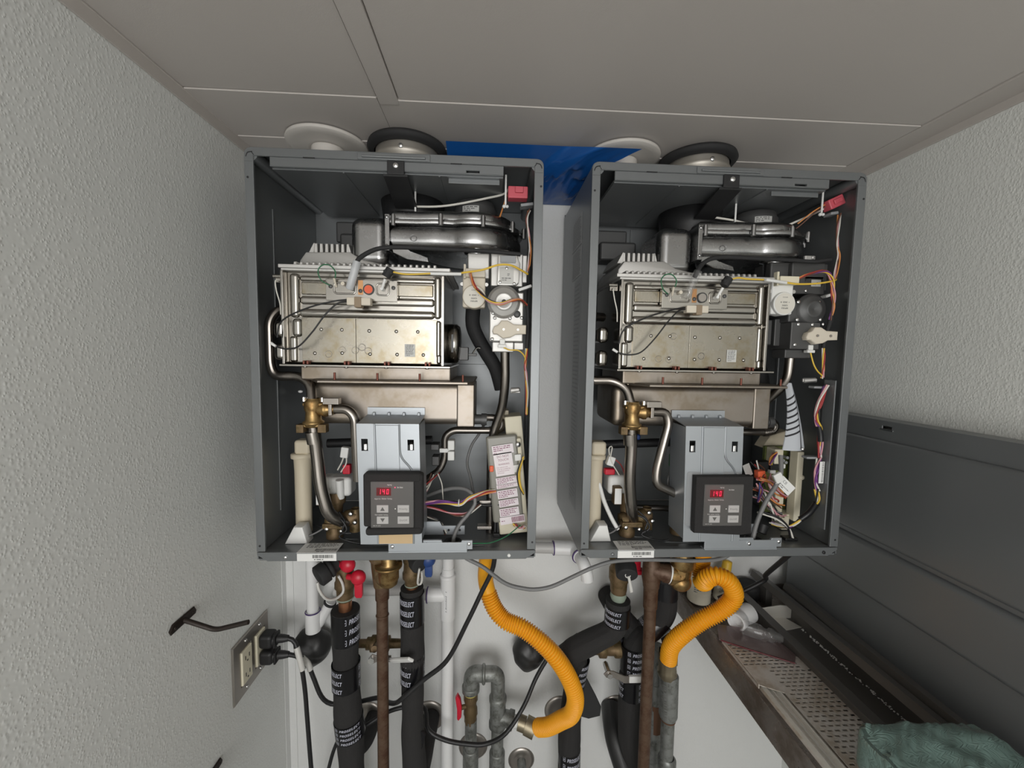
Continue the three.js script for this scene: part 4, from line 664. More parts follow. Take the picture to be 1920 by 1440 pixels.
{ // cold pipe, left heater
  const t = thing('cold_water_pipe', 'black insulated water pipe under the blue valve lever, beside the white plastic pipe', 'pipe', 'insulated water pipes', [232, 0, 140]);
  part(t, 'valve_body', [lt([0, -0.5, 0], [0, -122, 0], [[0, 12], [16, 12], [18, 19], [70, 18], [74, 16], [90, 17], [94, 19], [104, 19], [108, 15], [122, 14]], 28)], M.brassOld);
  part(t, 'solder_ring', ringSeal(0, -120, 0, 13.4), M.verdigris); part(t, 'copper_stub', cy([0, -120, 0], [0, -150, 0], 12, 12, 24), M.copper);
  part(t, 'relief_cap', [lt([6, -58, 12], [22, -62, 34], [[0, 13], [12, 14], [13, 17], [26, 17], [28, 14], [28.5, 0.1]], 22)], M.rubber);
  part(t, 'strap', tb([[22, -66, 38], [19, -86, 36], [17, -103, 28], [21, -106, 26], [25, -96, 28], [26, -74, 36]], 2.2, 8), M.milkPlastic);
  lever(t, 36, -58, 20, M.blue, 30);
  const ins = part(t, 'insulation', [foamPipe([[0, -127, 0], [1, -270, 0], [1, -440, 0], [2, -480, 0], [10, -600, 0], [10, -1448, 0]], 23.5)], M.foam);
  part(ins, 'tape', band([0, -138, 0], [0.5, -202, 0], 24.8, -3.4), tapeB, true); part(ins, 'tape', band([1, -270, 0], [1, -330, 0], 25, -3.7), tapeB, true);
  part(ins, 'torn_flap', pl([[18, -430], [30, -440], [24, -470], [2, -520], [-4, -520], [10, -476]], 10, 14, 1), tapeB);
}
{ // white drain beside the left wall, running into a foam ball at the wall
  const t = thing('drain_pipe', 'white plastic pipe dropping into a black foam ball beside the wall corner', 'pipe', 'white plastic pipes', [-4, 0, 60]);
  part(t, 'pipe', cy([0, -20, 0], [0, -236, 0], 12.5, 12.5, 24), M.pvc); part(t, 'coupling', [lt([0, -226, 0], [0, -276, 0], [[0, 14], [2, 16], [48, 16], [50, 13]], 26)], M.pvc);
  part(t, 'glue_line', [ringSeal(0, -228, 0, 15)], M.purple); part(t, 'branch', [pipe([[2, -268, 0], [10, -262, -8], [36, -212, -10]], 11, 10)], M.pvc); part(t, 'branch_seal', aim(new THREE.TorusGeometry(11.5, 3, 8, 24).rotateX(Math.PI / 2), [34, -216, -10], [36, -212, -10]), M.rubber);
}
const ball = (name, label, x, y, z, r) => { const g = new THREE.SphereGeometry(r, 40, 28), p = g.attributes.position; for (let i = 0; i < p.count; i++) { const a = Math.atan2(p.getY(i), p.getX(i)), zz = p.getZ(i) / r; let k = 1 + 0.035 * Math.sin(a * 3 + 1) + 0.02 * Math.sin(a * 7 + zz * 4); if (p.getY(i) < 0) k *= 1 + 0.14 * Math.pow(-p.getY(i) / r, 6); p.setXYZ(i, p.getX(i) * k, p.getY(i) * k, p.getZ(i) * k * 0.8); } g.computeVertexNormals(); return solo(name, label, 'pipe cap', g.translate(x, y, z), M.foamGloss, 'black foam balls'); };

ball('foam_ball', 'black foam ball over a wall pipe behind the plug cords', -17, -328, 36, 42);
ball('foam_ball', 'black foam ball over a wall pipe behind the yellow gas hose', 488, -356, 34, 40);
{ // white pipe with tee, under the right part of the left heater
  const t = thing('drain_pipe', 'white plastic pipe with a tee, running down beside the black power cord', 'pipe', 'white plastic pipes', [297, 0, 60]);
  part(t, 'pipe', [cy([0, -130, 0], [-1, -1448, 0], 14, 14, 26), cy([0, -50, 0], [0, -152, 0], 11, 11, 24)], M.pvc);
  part(t, 'upper_coupling', cy([0, -1, 0], [0, -134, 0], 13.5, 13, 26), M.pvc); part(t, 'glue_line', ringSeal(0, -147, 0, 11.5), M.purple);
  const tee = part(t, 'tee', [lt([0, -144, 0], [0, -252, 0], [[0, 13], [2, 18], [8, 18], [10, 16.5], [104, 16.5], [108, 15]], 28), cy([0, -194, 0], [-48, -194, 0], 15.5, 16, 26)], M.pvc);
  part(tee, 'handwriting', new THREE.CylinderGeometry(16.8, 16.8, 62, 14, 1, true, -0.45, 0.7).translate(0, -200, 0), new THREE.MeshStandardMaterial({ roughness: 0.35, map: canvasTex(96, 256, (x, w, h) => { x.fillStyle = '#e6e6e7'; x.fillRect(0, 0, w, h); x.translate(48, 240); x.rotate(-Math.PI / 2); x.fillStyle = '#33363a'; x.font = 'italic 34px serif'; x.fillText('1.Rombed   1', 0, 8); }) }), true);
  part(t, 'glue_line', aim(new THREE.TorusGeometry(16.4, 1.6, 8, 28).rotateX(Math.PI / 2), [-46, -194, 0], [-50, -194, 0]), M.purple);
  part(t, 'side_pipe', [pipe([[-44, -194, 0], [-70, -194, -6], [-96, -194, -20]], 12, 12), cy([-92, -194, -20], [-260, -194, -22], 12, 12, 22)], M.pvcGrey ??= std(lin(0.52, 0.51, 0.5), 0.45));
}
// crossover valve left: brown fittings behind the copper pipe, white tagged handle
{
  const t = thing('crossover_valve', 'brass crossover valve with white taped handle, between the pipes nearest the sockets', 'valve', 'crossover valves', [0, 0, 0]);
  part(t, 'body', [lt([96, -292, 80], [206, -294, 80], [[0, 9], [24, 9], [25, 13], [34, 13], [35, 17], [46, 17], [48, 13], [62, 13], [64, 16], [74, 16], [76, 10], [110, 9]], 22), cy([146, -290, 80], [146, -282, 112], 7, 7, 14)], M.brassOld);
  part(t, 'handle', [pl([[138, -292], [146, -280], [156, -284], [186, -284], [186, -295], [158, -296], [146, -302]], 126, 130, 1), aim(bx(-5, 5, -4, 74, -1.5, 1.5, 0.8), [180, -290, 134], [250, -238, 198])], M.plate); part(t, 'handle_tape', aim(bx(-7, 7, 14, 92, -3, 3, 2, 2), [180, -290, 134], [250, -238, 198]), M.white); part(t, 'nut', hex([146, -290, 128], [146, -290, 136], 7), M.chrome);
}
// round wall escutcheons
const rose = (x, y, r, label) => solo('escutcheon', label, 'escutcheon', lt([x, y, 0], [x, y, 9], [[0, r], [2, r], [4.5, r - 4], [5.5, r * 0.72], [4, r * 0.6], [4.5, r * 0.42], [6, 0.1]], 40), M.plate, 'wall escutcheons');
rose(97, -540, 37, 'round metal wall escutcheon behind the taped pipe under the red levers');
rose(246, -545, 40, 'round metal wall escutcheon behind the lower end of the pipe under the blue lever');
rose(356, -630, 36, 'round metal wall escutcheon behind the grey pipe with the red gas cock');
rose(478, -672, 33, 'lone round metal wall escutcheon with a capped stub, right of the grey gas pipes');
rose(572, -540, 38, 'round metal wall escutcheon half hidden by the lower loop of the yellow hose');
rose(716, -540, 36, 'round metal wall escutcheon left of the thick black pipe with the white tagged handle');
solo('capped_stub', 'short grey pipe stub in the lone wall escutcheon', 'pipe stub', [lt([478, -672, 5], [478, -672, 34], [[0, 11], [26, 11], [28, 9], [29, 0.1]], 20), cy([478, -672, 28], [478, -700, 40], 9, 9, 16)], M.galvPipe);
solo('wall_stub', 'short black insulated pipe entering the wall beside the pipe under the red levers', 'pipe stub', [foamPipe([[100, -500, 120], [110, -530, 80], [112, -540, 6]], 20)], M.foam);
solo('wall_stub', 'short black insulated pipe entering the wall beside the pipe under the blue lever', 'pipe stub', [foamPipe([[246, -548, 130], [252, -545, 60], [252, -542, 6]], 20)], M.foam);
// galvanised gas pipe with red cock, left
{
  const t = thing('gas_pipe', 'grey galvanised gas pipe bent over in a hook, with a brass cock and red handle', 'pipe', 'galvanised gas pipes', [0, 0, 80]);
  part(t, 'pipe', [cy([353, -480, 0], [353, -1448, 0], 13.5, 13.5, 24), cy([414, -480, 0], [414, -1448, 0], 14, 14, 24)], M.galvPipe);
  part(t, 'elbow', [sweep(elbowPath([[352, -404, 0], [353, -368, 0], [384, -368, 4]], 26), () => 17, 24, 24), lt([352, -398, 0], [352, -412, 0], [[0, 17], [1, 20], [12, 20], [14, 16]], 24)], M.galvPipe); part(t, 'elbow', [sweep(elbowPath([[378, -368, 4], [413, -368, 2], [414, -426, 0]], 30), () => 16, 26, 24), aim(new THREE.TorusGeometry(17, 4, 10, 26).rotateX(Math.PI / 2), [381, -368, 4], [384, -368, 4])], M.galvPipe);
  const ck = part(t, 'gas_cock', [lt([352, -412, 0], [352, -490, 0], [[0, 14], [4, 16], [22, 16], [24, 13], [34, 13], [38, 15], [56, 16], [58, 14], [74, 14], [78, 12]], 8), cy([352, -446, 0], [330, -444, 8], 5, 5, 12)], M.brassOld); part(ck, 'cock_handle', [pl([[322, -444], [318, -416], [323, -408], [330, -420], [333, -440], [332, -462], [326, -470], [322, -466]], 4, 16, 3, [], 2)], M.red); part(ck, 'thread_tape', ringSeal(352, -414, 0, 15), std(lin(0.6, 0.5, 0.1), 0.6));
  part(t, 'coupling', lt([353, -552, 0], [353, -610, 0], [[0, 14], [2, 18], [54, 18], [58, 14]], 24), M.galvPipe); part(t, 'coupling', lt([414, -562, 0], [414, -610, 0], [[0, 14], [2, 18], [44, 18], [48, 14]], 24), M.galvPipe);
  part(t, 'tee', [lt([414, -424, 0], [414, -500, 0], [[0, 16], [3, 20], [12, 20], [14, 18], [62, 18], [64, 20], [74, 20], [76, 15]], 26), lt([414, -474, 0], [452, -480, 8], [[0, 16], [24, 17], [26, 20], [37, 20], [38, 15]], 24)], M.galvPipe);
  part(t, 'thread_tape', aim(new THREE.CylinderGeometry(13, 13, 12, 20), [456, -481, 9], [462, -482, 10]), M.white);
  part(t, 'brass_union', [aim(new THREE.CylinderGeometry(18, 18, 16, 6).translate(0, 8, 0), [462, -481, 10], [480, -484, 16]), aim(new THREE.CylinderGeometry(21, 21, 22, 8).translate(0, 11, 0), [478, -483, 15], [500, -488, 24])], M.unionMetal ??= std(lin(0.36, 0.31, 0.22), 0.4, 0.9));
}
const corrugated = (pts, r, pitch = 4.2, amp = 1.6, smooth0 = 0) => { const c = curve(pts, 0.5), L = c.getLength(); return sweep(c, (t, s) => r + (s < smooth0 ? 0 : amp * (2.4 * Math.abs(Math.sin(s / pitch * Math.PI)) - 1.4)), Math.ceil(L / pitch * 7), 20); };
{
  const t = thing('gas_hose', 'long yellow corrugated gas hose swinging in a loop below the gap between the heaters', 'gas hose', 'yellow gas hoses', [0, 0, 0]);
  part(t, 'hose', [corrugated([[391, -2, 182], [389, -30, 168], [384, -80, 145], [384, -123, 135], [400, -167, 145], [424, -191, 155], [461, -201, 168], [498, -222, 182], [529, -252, 190], [555, -296, 190], [569, -343, 182], [566, -392, 165], [547, -426, 145], [524, -458, 126], [503, -478, 108]], 16, 5.2, 1.9, 150)], M.hose);
  part(t, 'end_nut', [hex([391, -0.5, 183], [390, -18, 177], 19)], M.unionMetal);
}
{
  const t = thing('gas_hose', 'short yellow corrugated gas hose curling over the steel shelf', 'gas hose', 'yellow gas hoses', [0, 0, 0]);
  part(t, 'hose', [corrugated([[862, -22, 150], [856, -70, 118], [853, -128, 122], [846, -120, 146], [844, -104, 160], [858, -92, 172], [880, -102, 178], [893, -134, 176], [874, -166, 170], [834, -196, 162], [800, -230, 154], [783, -266, 142], [783, -304, 132]], 16.5, 5.2, 1.9)], M.hose);
  part(t, 'end_nut', [lt([785, -292, 124], [787, -352, 122], [[0, 19], [3, 22], [22, 22], [24, 20], [44, 20], [48, 22], [60, 18]], 8)], M.unionMetal);
}
// ---- right heater ----
{
  const t = thing('hot_water_pipe', 'black insulated water pipe slanting left below a round black cap and one red lever', 'pipe', 'insulated water pipes', [664, 0, 140]);
  part(t, 'valve_body', [lt([0, -0.5, 0], [0, -150, 0], [[0, 12], [18, 12], [20, 21], [70, 22], [78, 18], [88, 18], [92, 21], [112, 21], [122, 18], [138, 17], [150, 14]], 28)], M.brassOld);
  part(t, 'solder_ring', lt([0, -144, 0], [0, -160, 0], [[0, 16], [8, 17], [16, 14]], 24), M.verdigris); part(t, 'copper_stub', cy([0, -152, 0], [2, -180, 0], 13, 13, 24), M.copper);
  const cap = part(t, 'relief_cap', [lt([4, -52, 10], [-2, -74, 50], [[0, 15], [16, 16], [17, 19], [30, 19], [31, 21], [50, 21], [52, 18], [52.5, 0.1]], 28)], M.rubber); part(cap, 'strap', [new THREE.TorusGeometry(5, 1.1, 6, 18).translate(-2, -74, 57), pl([[-3, -76], [2, -76], [10, -108], [4, -110]], 55, 59, 1)], M.milkPlastic);
  part(t, 'lever', [bx(30, 50, -84, -40, -22, -6, 3, 2), bx(36, 50, -104, -82, -22, -8, 2), bx(36, 58, -112, -101, -22, -6, 3, 2)], M.red);
  const ins = part(t, 'insulation', [foamPipe([[0, -160, 0], [-1, -226, 0], [-96, -274, 0], [-104, -300, -6]], 25, 24)], M.foam);
  part(ins, 'tape', band([0, -172, 0], [-1, -212, 0], 26.6, -1.75), tapeA, true);
  const lo = part(t, 'insulation', [foamPipe([[-84, -296, -24], [-76, -330, -36], [-84, -450, -42], [-86, -520, -44], [-80, -1448, -40]], 24, 24)], M.foam);
  part(lo, 'tape', band([-72, -316, -34], [-80, -374, -38], 24.6, -0.6), tapeC, true);
  part(lo, 'torn_flap', pl([[-60, -360], [-50, -372], [-30, -410], [-16, -440], [-18, -462], [-44, -468], [-62, -462]], -42, -38, 1.5), M.rubber);
  part(lo, 'tape', band([-85, -540, -44], [-84, -610, -43], 25.4, 2.2), tapeC, true);
}
{
  const t = thing('copper_pipe', 'bare brown copper pipe with a white taped joint, crossing the white tagged handle', 'pipe', 'bare copper pipes', [721, 0, 170]);
  part(t, 'pipe', [cy([0, -118, 0], [4, -1448, 0], 12, 12, 24)], M.copperOld);
  part(t, 'collar', [lt([0, -100, 0], [0, -162, 0], [[0, 16], [6, 16.4], [14, 16], [16, 14.6], [58, 14], [62, 12]], 26)], M.copperOld);
  part(t, 'tee', [lt([0, -1, -6], [0, -108, 0], [[0, 14], [60, 14], [64, 17], [92, 19], [110, 16]], 24), lt([0, -78, 0], [34, -84, 6], [[0, 17], [22, 17], [24, 19], [34, 19]], 22)], M.copperOld);
  part(t, 'thread_tape', aim(new THREE.CylinderGeometry(18.5, 18.5, 7, 22), [33, -84, 6], [37, -85, 7]), M.white);
  part(t, 'brass_elbow', [pipe([[34, -86, 6], [58, -88, 8], [60, -30, 6], [60, -1, 4]], 19, 20, 24), lt([60, -48, 8], [60, -70, 8], [[0, 24], [16, 24], [22, 20]], 24), sph([56, -98, 8], 22, 1, 0.9, 1, 18)], M.brass);
}
{
  const t = thing('cold_water_pipe', 'thick black taped water pipe behind the brown copper pipe, crossed by a white tagged handle', 'pipe', 'insulated water pipes', [782, 0, 100]);
  const ins = part(t, 'insulation', [foamPipe([[2, -6, 10], [2, -140, 0], [2, -226, 0], [-66, -286, 0], [-66, -520, 0], [-50, -600, -10]], 26, 34), foamPipe([[-66, -262, 0], [-96, -236, -40], [-100, -230, -90]], 24, 12)], M.foam);
  part(ins, 'tape', band([-2, -232, 0], [-38, -262, 0], 27.4, -1.2), tapeB, true); part(ins, 'tape', band([-66, -292, 0], [-66, -350, 0], 27.6, -0.9), tapeC, true);
  part(ins, 'tape', band([-66, -366, 0], [-66, -412, 0], 27.5, -1.6), tapeB, true); part(ins, 'tape', band([2, -180, 0], [2, -140, 0], 27.2, 2), M.tape, true);
  part(ins, 'torn_flap', pl([[10, -250], [26, -286], [30, -330], [16, -326], [4, -286]], -22, -18, 1), M.rubber);
  part(ins, 'wall_branch', [foamPipe([[-72, -600, 0], [-92, -540, -40], [-80, -530, -94]], 24, 30)], M.foamGloss);
}
{
  const t = thing('crossover_valve', 'brass crossover valve between the two taped black pipes under the heater by the leaning cover', 'valve', 'crossover valves', [0, 0, 0]);
  part(t, 'body', [lt([606, -306, 90], [690, -311, 90], [[0, 9], [22, 9], [24, 13], [34, 13], [36, 19], [50, 19], [52, 14], [70, 14], [72, 18], [84, 18]], 22)], M.brassOld);
  part(t, 'handle', [pl([[642, -336], [650, -328], [664, -330], [690, -342], [712, -342], [712, -358], [688, -358], [664, -344], [648, -344]], 128, 132, 1)], M.plate); part(t, 'handle_tape', bx(698, 744, -356, -341, 126.5, 134, 1.5, 2), M.white); part(t, 'nut', [hex([654, -336, 100], [654, -336, 138], 6)], M.chrome);
}
{
  const t = thing('gas_pipe', 'straight grey galvanised gas pipe below the short yellow hose', 'pipe', 'galvanised gas pipes', [0, 0, 120]);
  part(t, 'coupling', [lt([793, -348, 0], [795, -452, 0], [[0, 17], [3, 20], [96, 20], [104, 17]], 24)], M.galvPipe);
  part(t, 'pipe', cy([795, -446, 0], [797, -1448, 0], 14.5, 14.5, 24), M.galvPipe); part(t, 'rust_ring', ringSeal(795.2, -456, 0, 14.6), M.rust);
  part(t, 'coupling', lt([797, -546, 0], [797, -600, 0], [[0, 15], [6, 20], [50, 20], [54, 16]], 24), M.galvPipe);
}
{
  const t = thing('gas_pipe', 'rusty grey pipe behind the brown copper pipe and the straight galvanised one', 'pipe', 'galvanised gas pipes', [0, 0, 60]);
  part(t, 'pipe', cy([790, -330, 0], [794, -1448, 0], 16, 16, 24), M.galvPipe); part(t, 'rusty_sleeve', cy([792, -470, 0], [793, -540, 0], 17, 17, 24), M.rust); part(t, 'coupling', lt([790, -330, 0], [791, -420, 0], [[0, 17], [2, 20], [84, 20], [90, 17]], 22), M.galvPipe);
}
{ // white elbow peeping out between the heaters
  const t = thing('drain_elbow', 'white plastic pipe and elbow with blue glue rings in the gap between the heaters', 'pipe', 'white plastic pipes', [0, 0, 60]);
  part(t, 'pipe', cy([300, -88, -20], [540, -88, -4], 12.5, 12.5, 24), M.pvcGrey); part(t, 'elbow', [pipe([[536, -88, -4], [586, -88, 0], [592, -92, 30]], 16, 16, 24)], M.pvc); part(t, 'glue_line', aim(new THREE.TorusGeometry(14.8, 2, 8, 26).rotateX(Math.PI / 2), [537, -88, -4], [541, -88, -4]), M.purple);
  part(t, 'glue_line', aim(new THREE.TorusGeometry(15.6, 2.2, 8, 26).rotateX(Math.PI / 2), [591, -92, 28], [591.5, -92.4, 32]), M.purple); part(t, 'outlet', pipe([[591, -92, 28], [594, -94, 56], [600, -112, 60], [602, -128, 58]], 13.5, 12, 22), M.pvc);
}
// cables
solo('signal_cable', 'thin grey cable sagging between the undersides of the two heaters', 'cable', tb([[330, -4, 232], [350, -20, 230], [379, -36, 230], [419, -67, 230], [454, -78, 230], [480, -80, 230], [509, -74, 230], [547, -56, 230], [581, -40, 230], [619, -28, 230], [669, -25, 230], [729, -26, 230], [774, -28, 230], [830, -24, 230], [860, -5, 226]], 3.6, 10), WIRE.e);
{
  const o = thing('power_outlet', 'stainless double socket plate with two black plugs on the pebbled side wall', 'power outlet', undefined, [X0, 0, 0]);
  part(o, 'cover_plate', plX([[86, -205], [205, -205], [205, -322], [86, -322]], 0.2, 5, 1.8, [[[150, -231], [183, -231], [183, -299], [150, -299]], [[102, -231], [136, -231], [136, -299], [102, -299]]]), M.plate);
  for (const z of [166.5, 119]) { const r = part(o, 'receptacle', bx(0.5, 8, -299, -231, z - 16, z + 16, 2, 2), M.ivory); for (const [dy, dz] of [[-248, -6], [-248, 6], [-282, -6], [-282, 6]]) part(r, 'slot', bx(7.6, 8.3, dy - 4, dy + 4, z + dz - 1, z + dz + 1, 0), M.black); for (const y of [-256, -290]) part(r, 'ground_hole', cy([7.6, y, z], [8.3, y, z], 2, 2, 10), M.black); }
  for (const [y, z] of [[-216, 166], [-216, 119], [-312, 166], [-312, 119]]) part(o, 'plate_screw', screw([5, y, z], 3, [1, 0, 0]), M.chrome);
}
function plugCord(label, y, cord, cuff) {
  const t = thing('power_cord', label, 'power cord', 'black power cords', [0, 0, 0]);  // power cord with its plug, not an extension lead
  part(t, 'plug', [bx(X0 + 8, X0 + 36, y - 15, y + 15, 104, 134, 8, 4), lt([X0 + 34, y, 119], [X0 + 62, y - 2, 116], [[0, 14], [4, 15], [5, 9], [18, 8], [28, 6]], 18), bx(X0 + 37, X0 + 42, y - 13, y + 13, 108, 132, 2)], M.black);
  part(t, 'cable', tb(cord, 4.6, 10), WIRE.k);
  if (cuff) part(t, 'tag_sleeve', tb(cuff, 6, 10), M.milkPlastic);
}
plugCord('upper black plug and cord hanging straight down beside the wall corner', -248, [[-32, -250, 116], [-18, -258, 116], [-6, -282, 124], [2, -312, 128], [6, -360, 126], [8, -420, 124], [14, -520, 126], [22, -640, 128], [26, -800, 130], [30, -1440, 140]], [[-12, -268, 120], [-3, -290, 126], [3, -312, 128]]);
plugCord('lower black plug and cord running behind the pipes, then up to a heater', -284, [[-32, -286, 116], [-14, -296, 110], [0, -312, 104], [14, -350, 104], [28, -390, 104], [42, -412, 100], [62, -420, 96], [100, -422, 90], [150, -404, 100], [178, -385, 132], [200, -366, 156], [219, -341, 172], [262, -302, 172], [309, -255, 180], [349, -169, 190], [376, -109, 190], [396, -62, 194], [401, -24, 200], [402, -4, 202]], [[-8, -301, 107], [2, -316, 104], [8, -332, 104]]);
solo('power_cord', 'black cord drooping behind the red gas cock and yellow hose', 'power cord', tb([[120, -470, 100], [180, -446, 86], [246, -444, 84], [262, -462, 120], [300, -480, 128], [352, -492, 128], [390, -492, 128], [430, -470, 128], [470, -426, 110], [500, -372, 92], [530, -328, 84], [556, -310, 80], [600, -300, 56]], 4.6, 10), WIRE.k, 'black power cords');  // plain power cords without plugs, this one and the next two
solo('power_cord', 'black cord hanging from the taped pipe down to the left at the bottom', 'power cord', tb([[102, -432, 96], [82, -462, 100], [62, -500, 104], [46, -550, 106], [30, -640, 110], [24, -800, 112], [20, -1440, 120]], 4, 10), WIRE.k, 'black power cords');
solo('power_cord', 'black cord from the heater corner crossing above the steel shelf', 'power cord', tb([[976, 4, 236], [974, -44, 200], [985, -110, 140], [999, -133, 120], [962, -168, 104], [942, -184, 88], [920, -200, 80]], 4.8, 10), WIRE.k, 'black power cords');
// hooks on the left wall
function hook(label, y, z) {
  const h = thing('wall_hook', label, 'hook', 'iron wall hooks', [X0, y, z]);
  part(h, 'back_plate', [plX([[-24, -5], [26, -7], [29, 0], [22, 8], [-22, 8], [-26, 0]], 0, 3.5, 1), screw([3, 0, -18], 2.4, [1, 0, 0]), screw([3, 0, 19], 2.4, [1, 0, 0])], M.iron ??= std(lin(0.03, 0.022, 0.018), 0.45, 0.4));
  part(h, 'arm', pipe([[2, 0, 0], [16, -5, 0], [48, -19, -2], [98, -8, -4]], 3.8, 9, 12), M.iron);
}
hook('dark iron wall hook level with the underside of the heaters, above the socket plate', -72, 312);
hook('dark iron wall hook cut by the bottom edge, below the socket plate', -388, 266);

// ---------- steel shelf along the right wall and what lies on it ----------
const YS = -226;
{
  const s = thing('wall_shelf', 'brown-stained stainless steel shelf along the right wall', 'shelf', undefined, [0, YS, 0]);
  part(s, 'shelf_board', bx(862, X1 - 1, -5, -2, 2, 1000, 0.6), M.shelf);
  part(s, 'front_rim', [bx(858, 862, -52, 0, 2, 1000, 1), bx(858, 868, -2, 1, 2, 1000, 1)], M.shelf);
  part(s, 'end_rim', bx(862, X1 - 1, -2, 12, 2, 6, 1), M.shelf);
  part(s, 'bracket', plX([[30, -5], [30, -190], [60, -190], [240, -20], [240, -5]], 1010, 1016, 1), M.shelf);
}
{ // perforated tray with slotted holes, each slot cut through
  const t = thing('perforated_tray', 'perforated stainless tray with rows of slots lying on the steel shelf', 'tray', undefined, [0, YS, 0]);
  const holes = [];
  for (let r = 0; r < 40; r++) for (let k = 0; k < 11; k++) { const z = 262 + r * 8.4, x = 908 + k * 12 + (r % 3) * 4; if (x > 984 || k > 6 || z < 200 + (x - 862) * 0.55 || (z < 322 && x < 912)) continue; holes.push([[x - 4, -z - 1.9], [x + 4, -z - 1.9], [x + 4, -z + 1.9], [x - 4, -z + 1.9]]); }
  for (let r = 0; r < 7; r++) for (let k = 0; k < 11; k++) { const z = 203.2 + r * 8.4, x = 872 + k * 12 + (r % 3) * 4; if (x > 984 || z < 194 + (x - 862) * 0.55 || z > 258) continue; holes.push([[x - 4, -z - 1.9], [x + 4, -z - 1.9], [x + 4, -z + 1.9], [x - 4, -z + 1.9]]); }
  part(t, 'slotted_sheet', pl([[866, -186], [990, -240], [992, -620], [900, -620], [900, -318], [866, -300]], 7, 8.2, 0, holes).rotateX(-Math.PI / 2), M.perf);
  part(t, 'tray_rim', [bx(866, 868, -2, 9, 188, 300, 0.5), bx(866, 992, -2, 0, 190, 620, 0.5)], M.perf);
}
{
  const t = thing('aluminium_rail', 'bright aluminium channel rail lying beside the perforated tray', 'rail', undefined, [0, YS, 0]);
  part(t, 'rail', [bx(874, 896, -2, 1, 296, 900, 0.5), bx(874, 876.5, 0, 8, 296, 900, 0.5), bx(884, 886.5, 0, 6, 296, 900, 0.5), bx(893.5, 896, 0, 8, 296, 900, 0.5)], M.railMetal ??= std(lin(0.72, 0.7, 0.65), 0.4, 0.4));
}
{
  const t = thing('plastic_tray', 'smoky clear plastic tray with a dark red edge on the back of the steel shelf', 'tray', undefined, [0, YS, 0]);
  part(t, 'sheet', plY([[880, 146], [972, 168], [984, 236], [966, 258], [862, 196], [858, 190]], 9, 11, 0.4), M.smoke);
  part(t, 'red_edge', tb([[860, 11, 194], [900, 11, 220], [966, 11, 258]], 1.4, 6), std(lin(0.12, 0.01, 0.015), 0.3));
}
solo('plastic_nozzle', 'clear ribbed plastic cartridge lying on the smoky plastic tray', 'cartridge', [lt([912, YS + 27, 176], [976, YS + 25, 214], [[0, 8], [3, 14], [36, 14], [40, 10], [46, 10], [48, 13], [56, 13], [60, 9], [68, 9], [74, 5]], 22)], M.clear);
{
  const t = thing('pipe_elbow', 'loose white plastic elbow fitting on the steel shelf under the hose', 'pipe fitting', undefined, [0, YS, 0]);
  part(t, 'socket', lt([934, 22, 142], [912, 22, 158], [[0, 15], [6, 19], [24, 19], [27, 16], [24, 14.5], [6, 14]], 28), M.pvc); part(t, 'bend', [sph([936, 20, 138], 19, 1, 1, 1, 22), lt([936, 22, 138], [964, 24, 128], [[0, 17], [8, 20], [28, 20], [30, 16], [22, 14]], 28)], M.pvc);
}
const bottle = (label, x, z, h, r, tilt, capC) => { const t = thing('glue_bottle', label, 'bottle', 'bottles at the back of the shelf', [x, YS, z]); const a = [0, 0, 0], b = [Math.sin(tilt) * 100, Math.cos(tilt) * 100, 0]; part(t, 'body', lt(a, b, [[0, 0.1], [1, r - 2], [4, r], [h - 10, r], [h - 2, r * 0.6], [h, r * 0.5]], 26), M.bottle ??= std(lin(0.72, 0.68, 0.56), 0.45)); part(t, 'cap', lt([b[0] * h / 100, b[1] * h / 100, 0], [b[0] * 2, b[1] * 2, 0], [[0, r * 0.62], [24, r * 0.58], [26, 0.1]], 22), capC); part(t, 'printed_label', aim(new THREE.CylinderGeometry(r + 0.4, r + 0.4, h * 0.45, 20, 1, true, -1, 2).translate(0, h * 0.5, 0), a, b), MT.bottle ??= tx(canvasTex(256, 128, (x, w, hh) => { x.fillStyle = '#e2ddcc'; x.fillRect(0, 0, w, hh); x.fillStyle = '#333'; for (let p = 96; p < 176;) { const k = 2 + rnd() * 4; x.fillRect(p, 30, k, 60); p += k + 2 + rnd() * 3; } fineprint(x, 8, 10, 80, 7, 15, '#777'); })), true); };
M.yellowCap = std(lin(0.8, 0.5, 0.05), 0.45);
bottle('cream bottle with a barcode label behind the short yellow hose', 892, 46, 92, 26, 0, M.bottle ??= std(lin(0.72, 0.68, 0.56), 0.45));
bottle('small bottle with a yellow cap behind the short yellow hose', 948, 44, 72, 18, 0.12, M.yellowCap);
solo('end_cap', 'round black rubber cap lying in the back corner of the steel shelf', 'cap', lt([1020, YS - 2, 34], [1020, YS + 40, 36], [[0, 0.1], [1, 24], [30, 25], [38, 22], [40, 0.1]], 28), M.rubber);
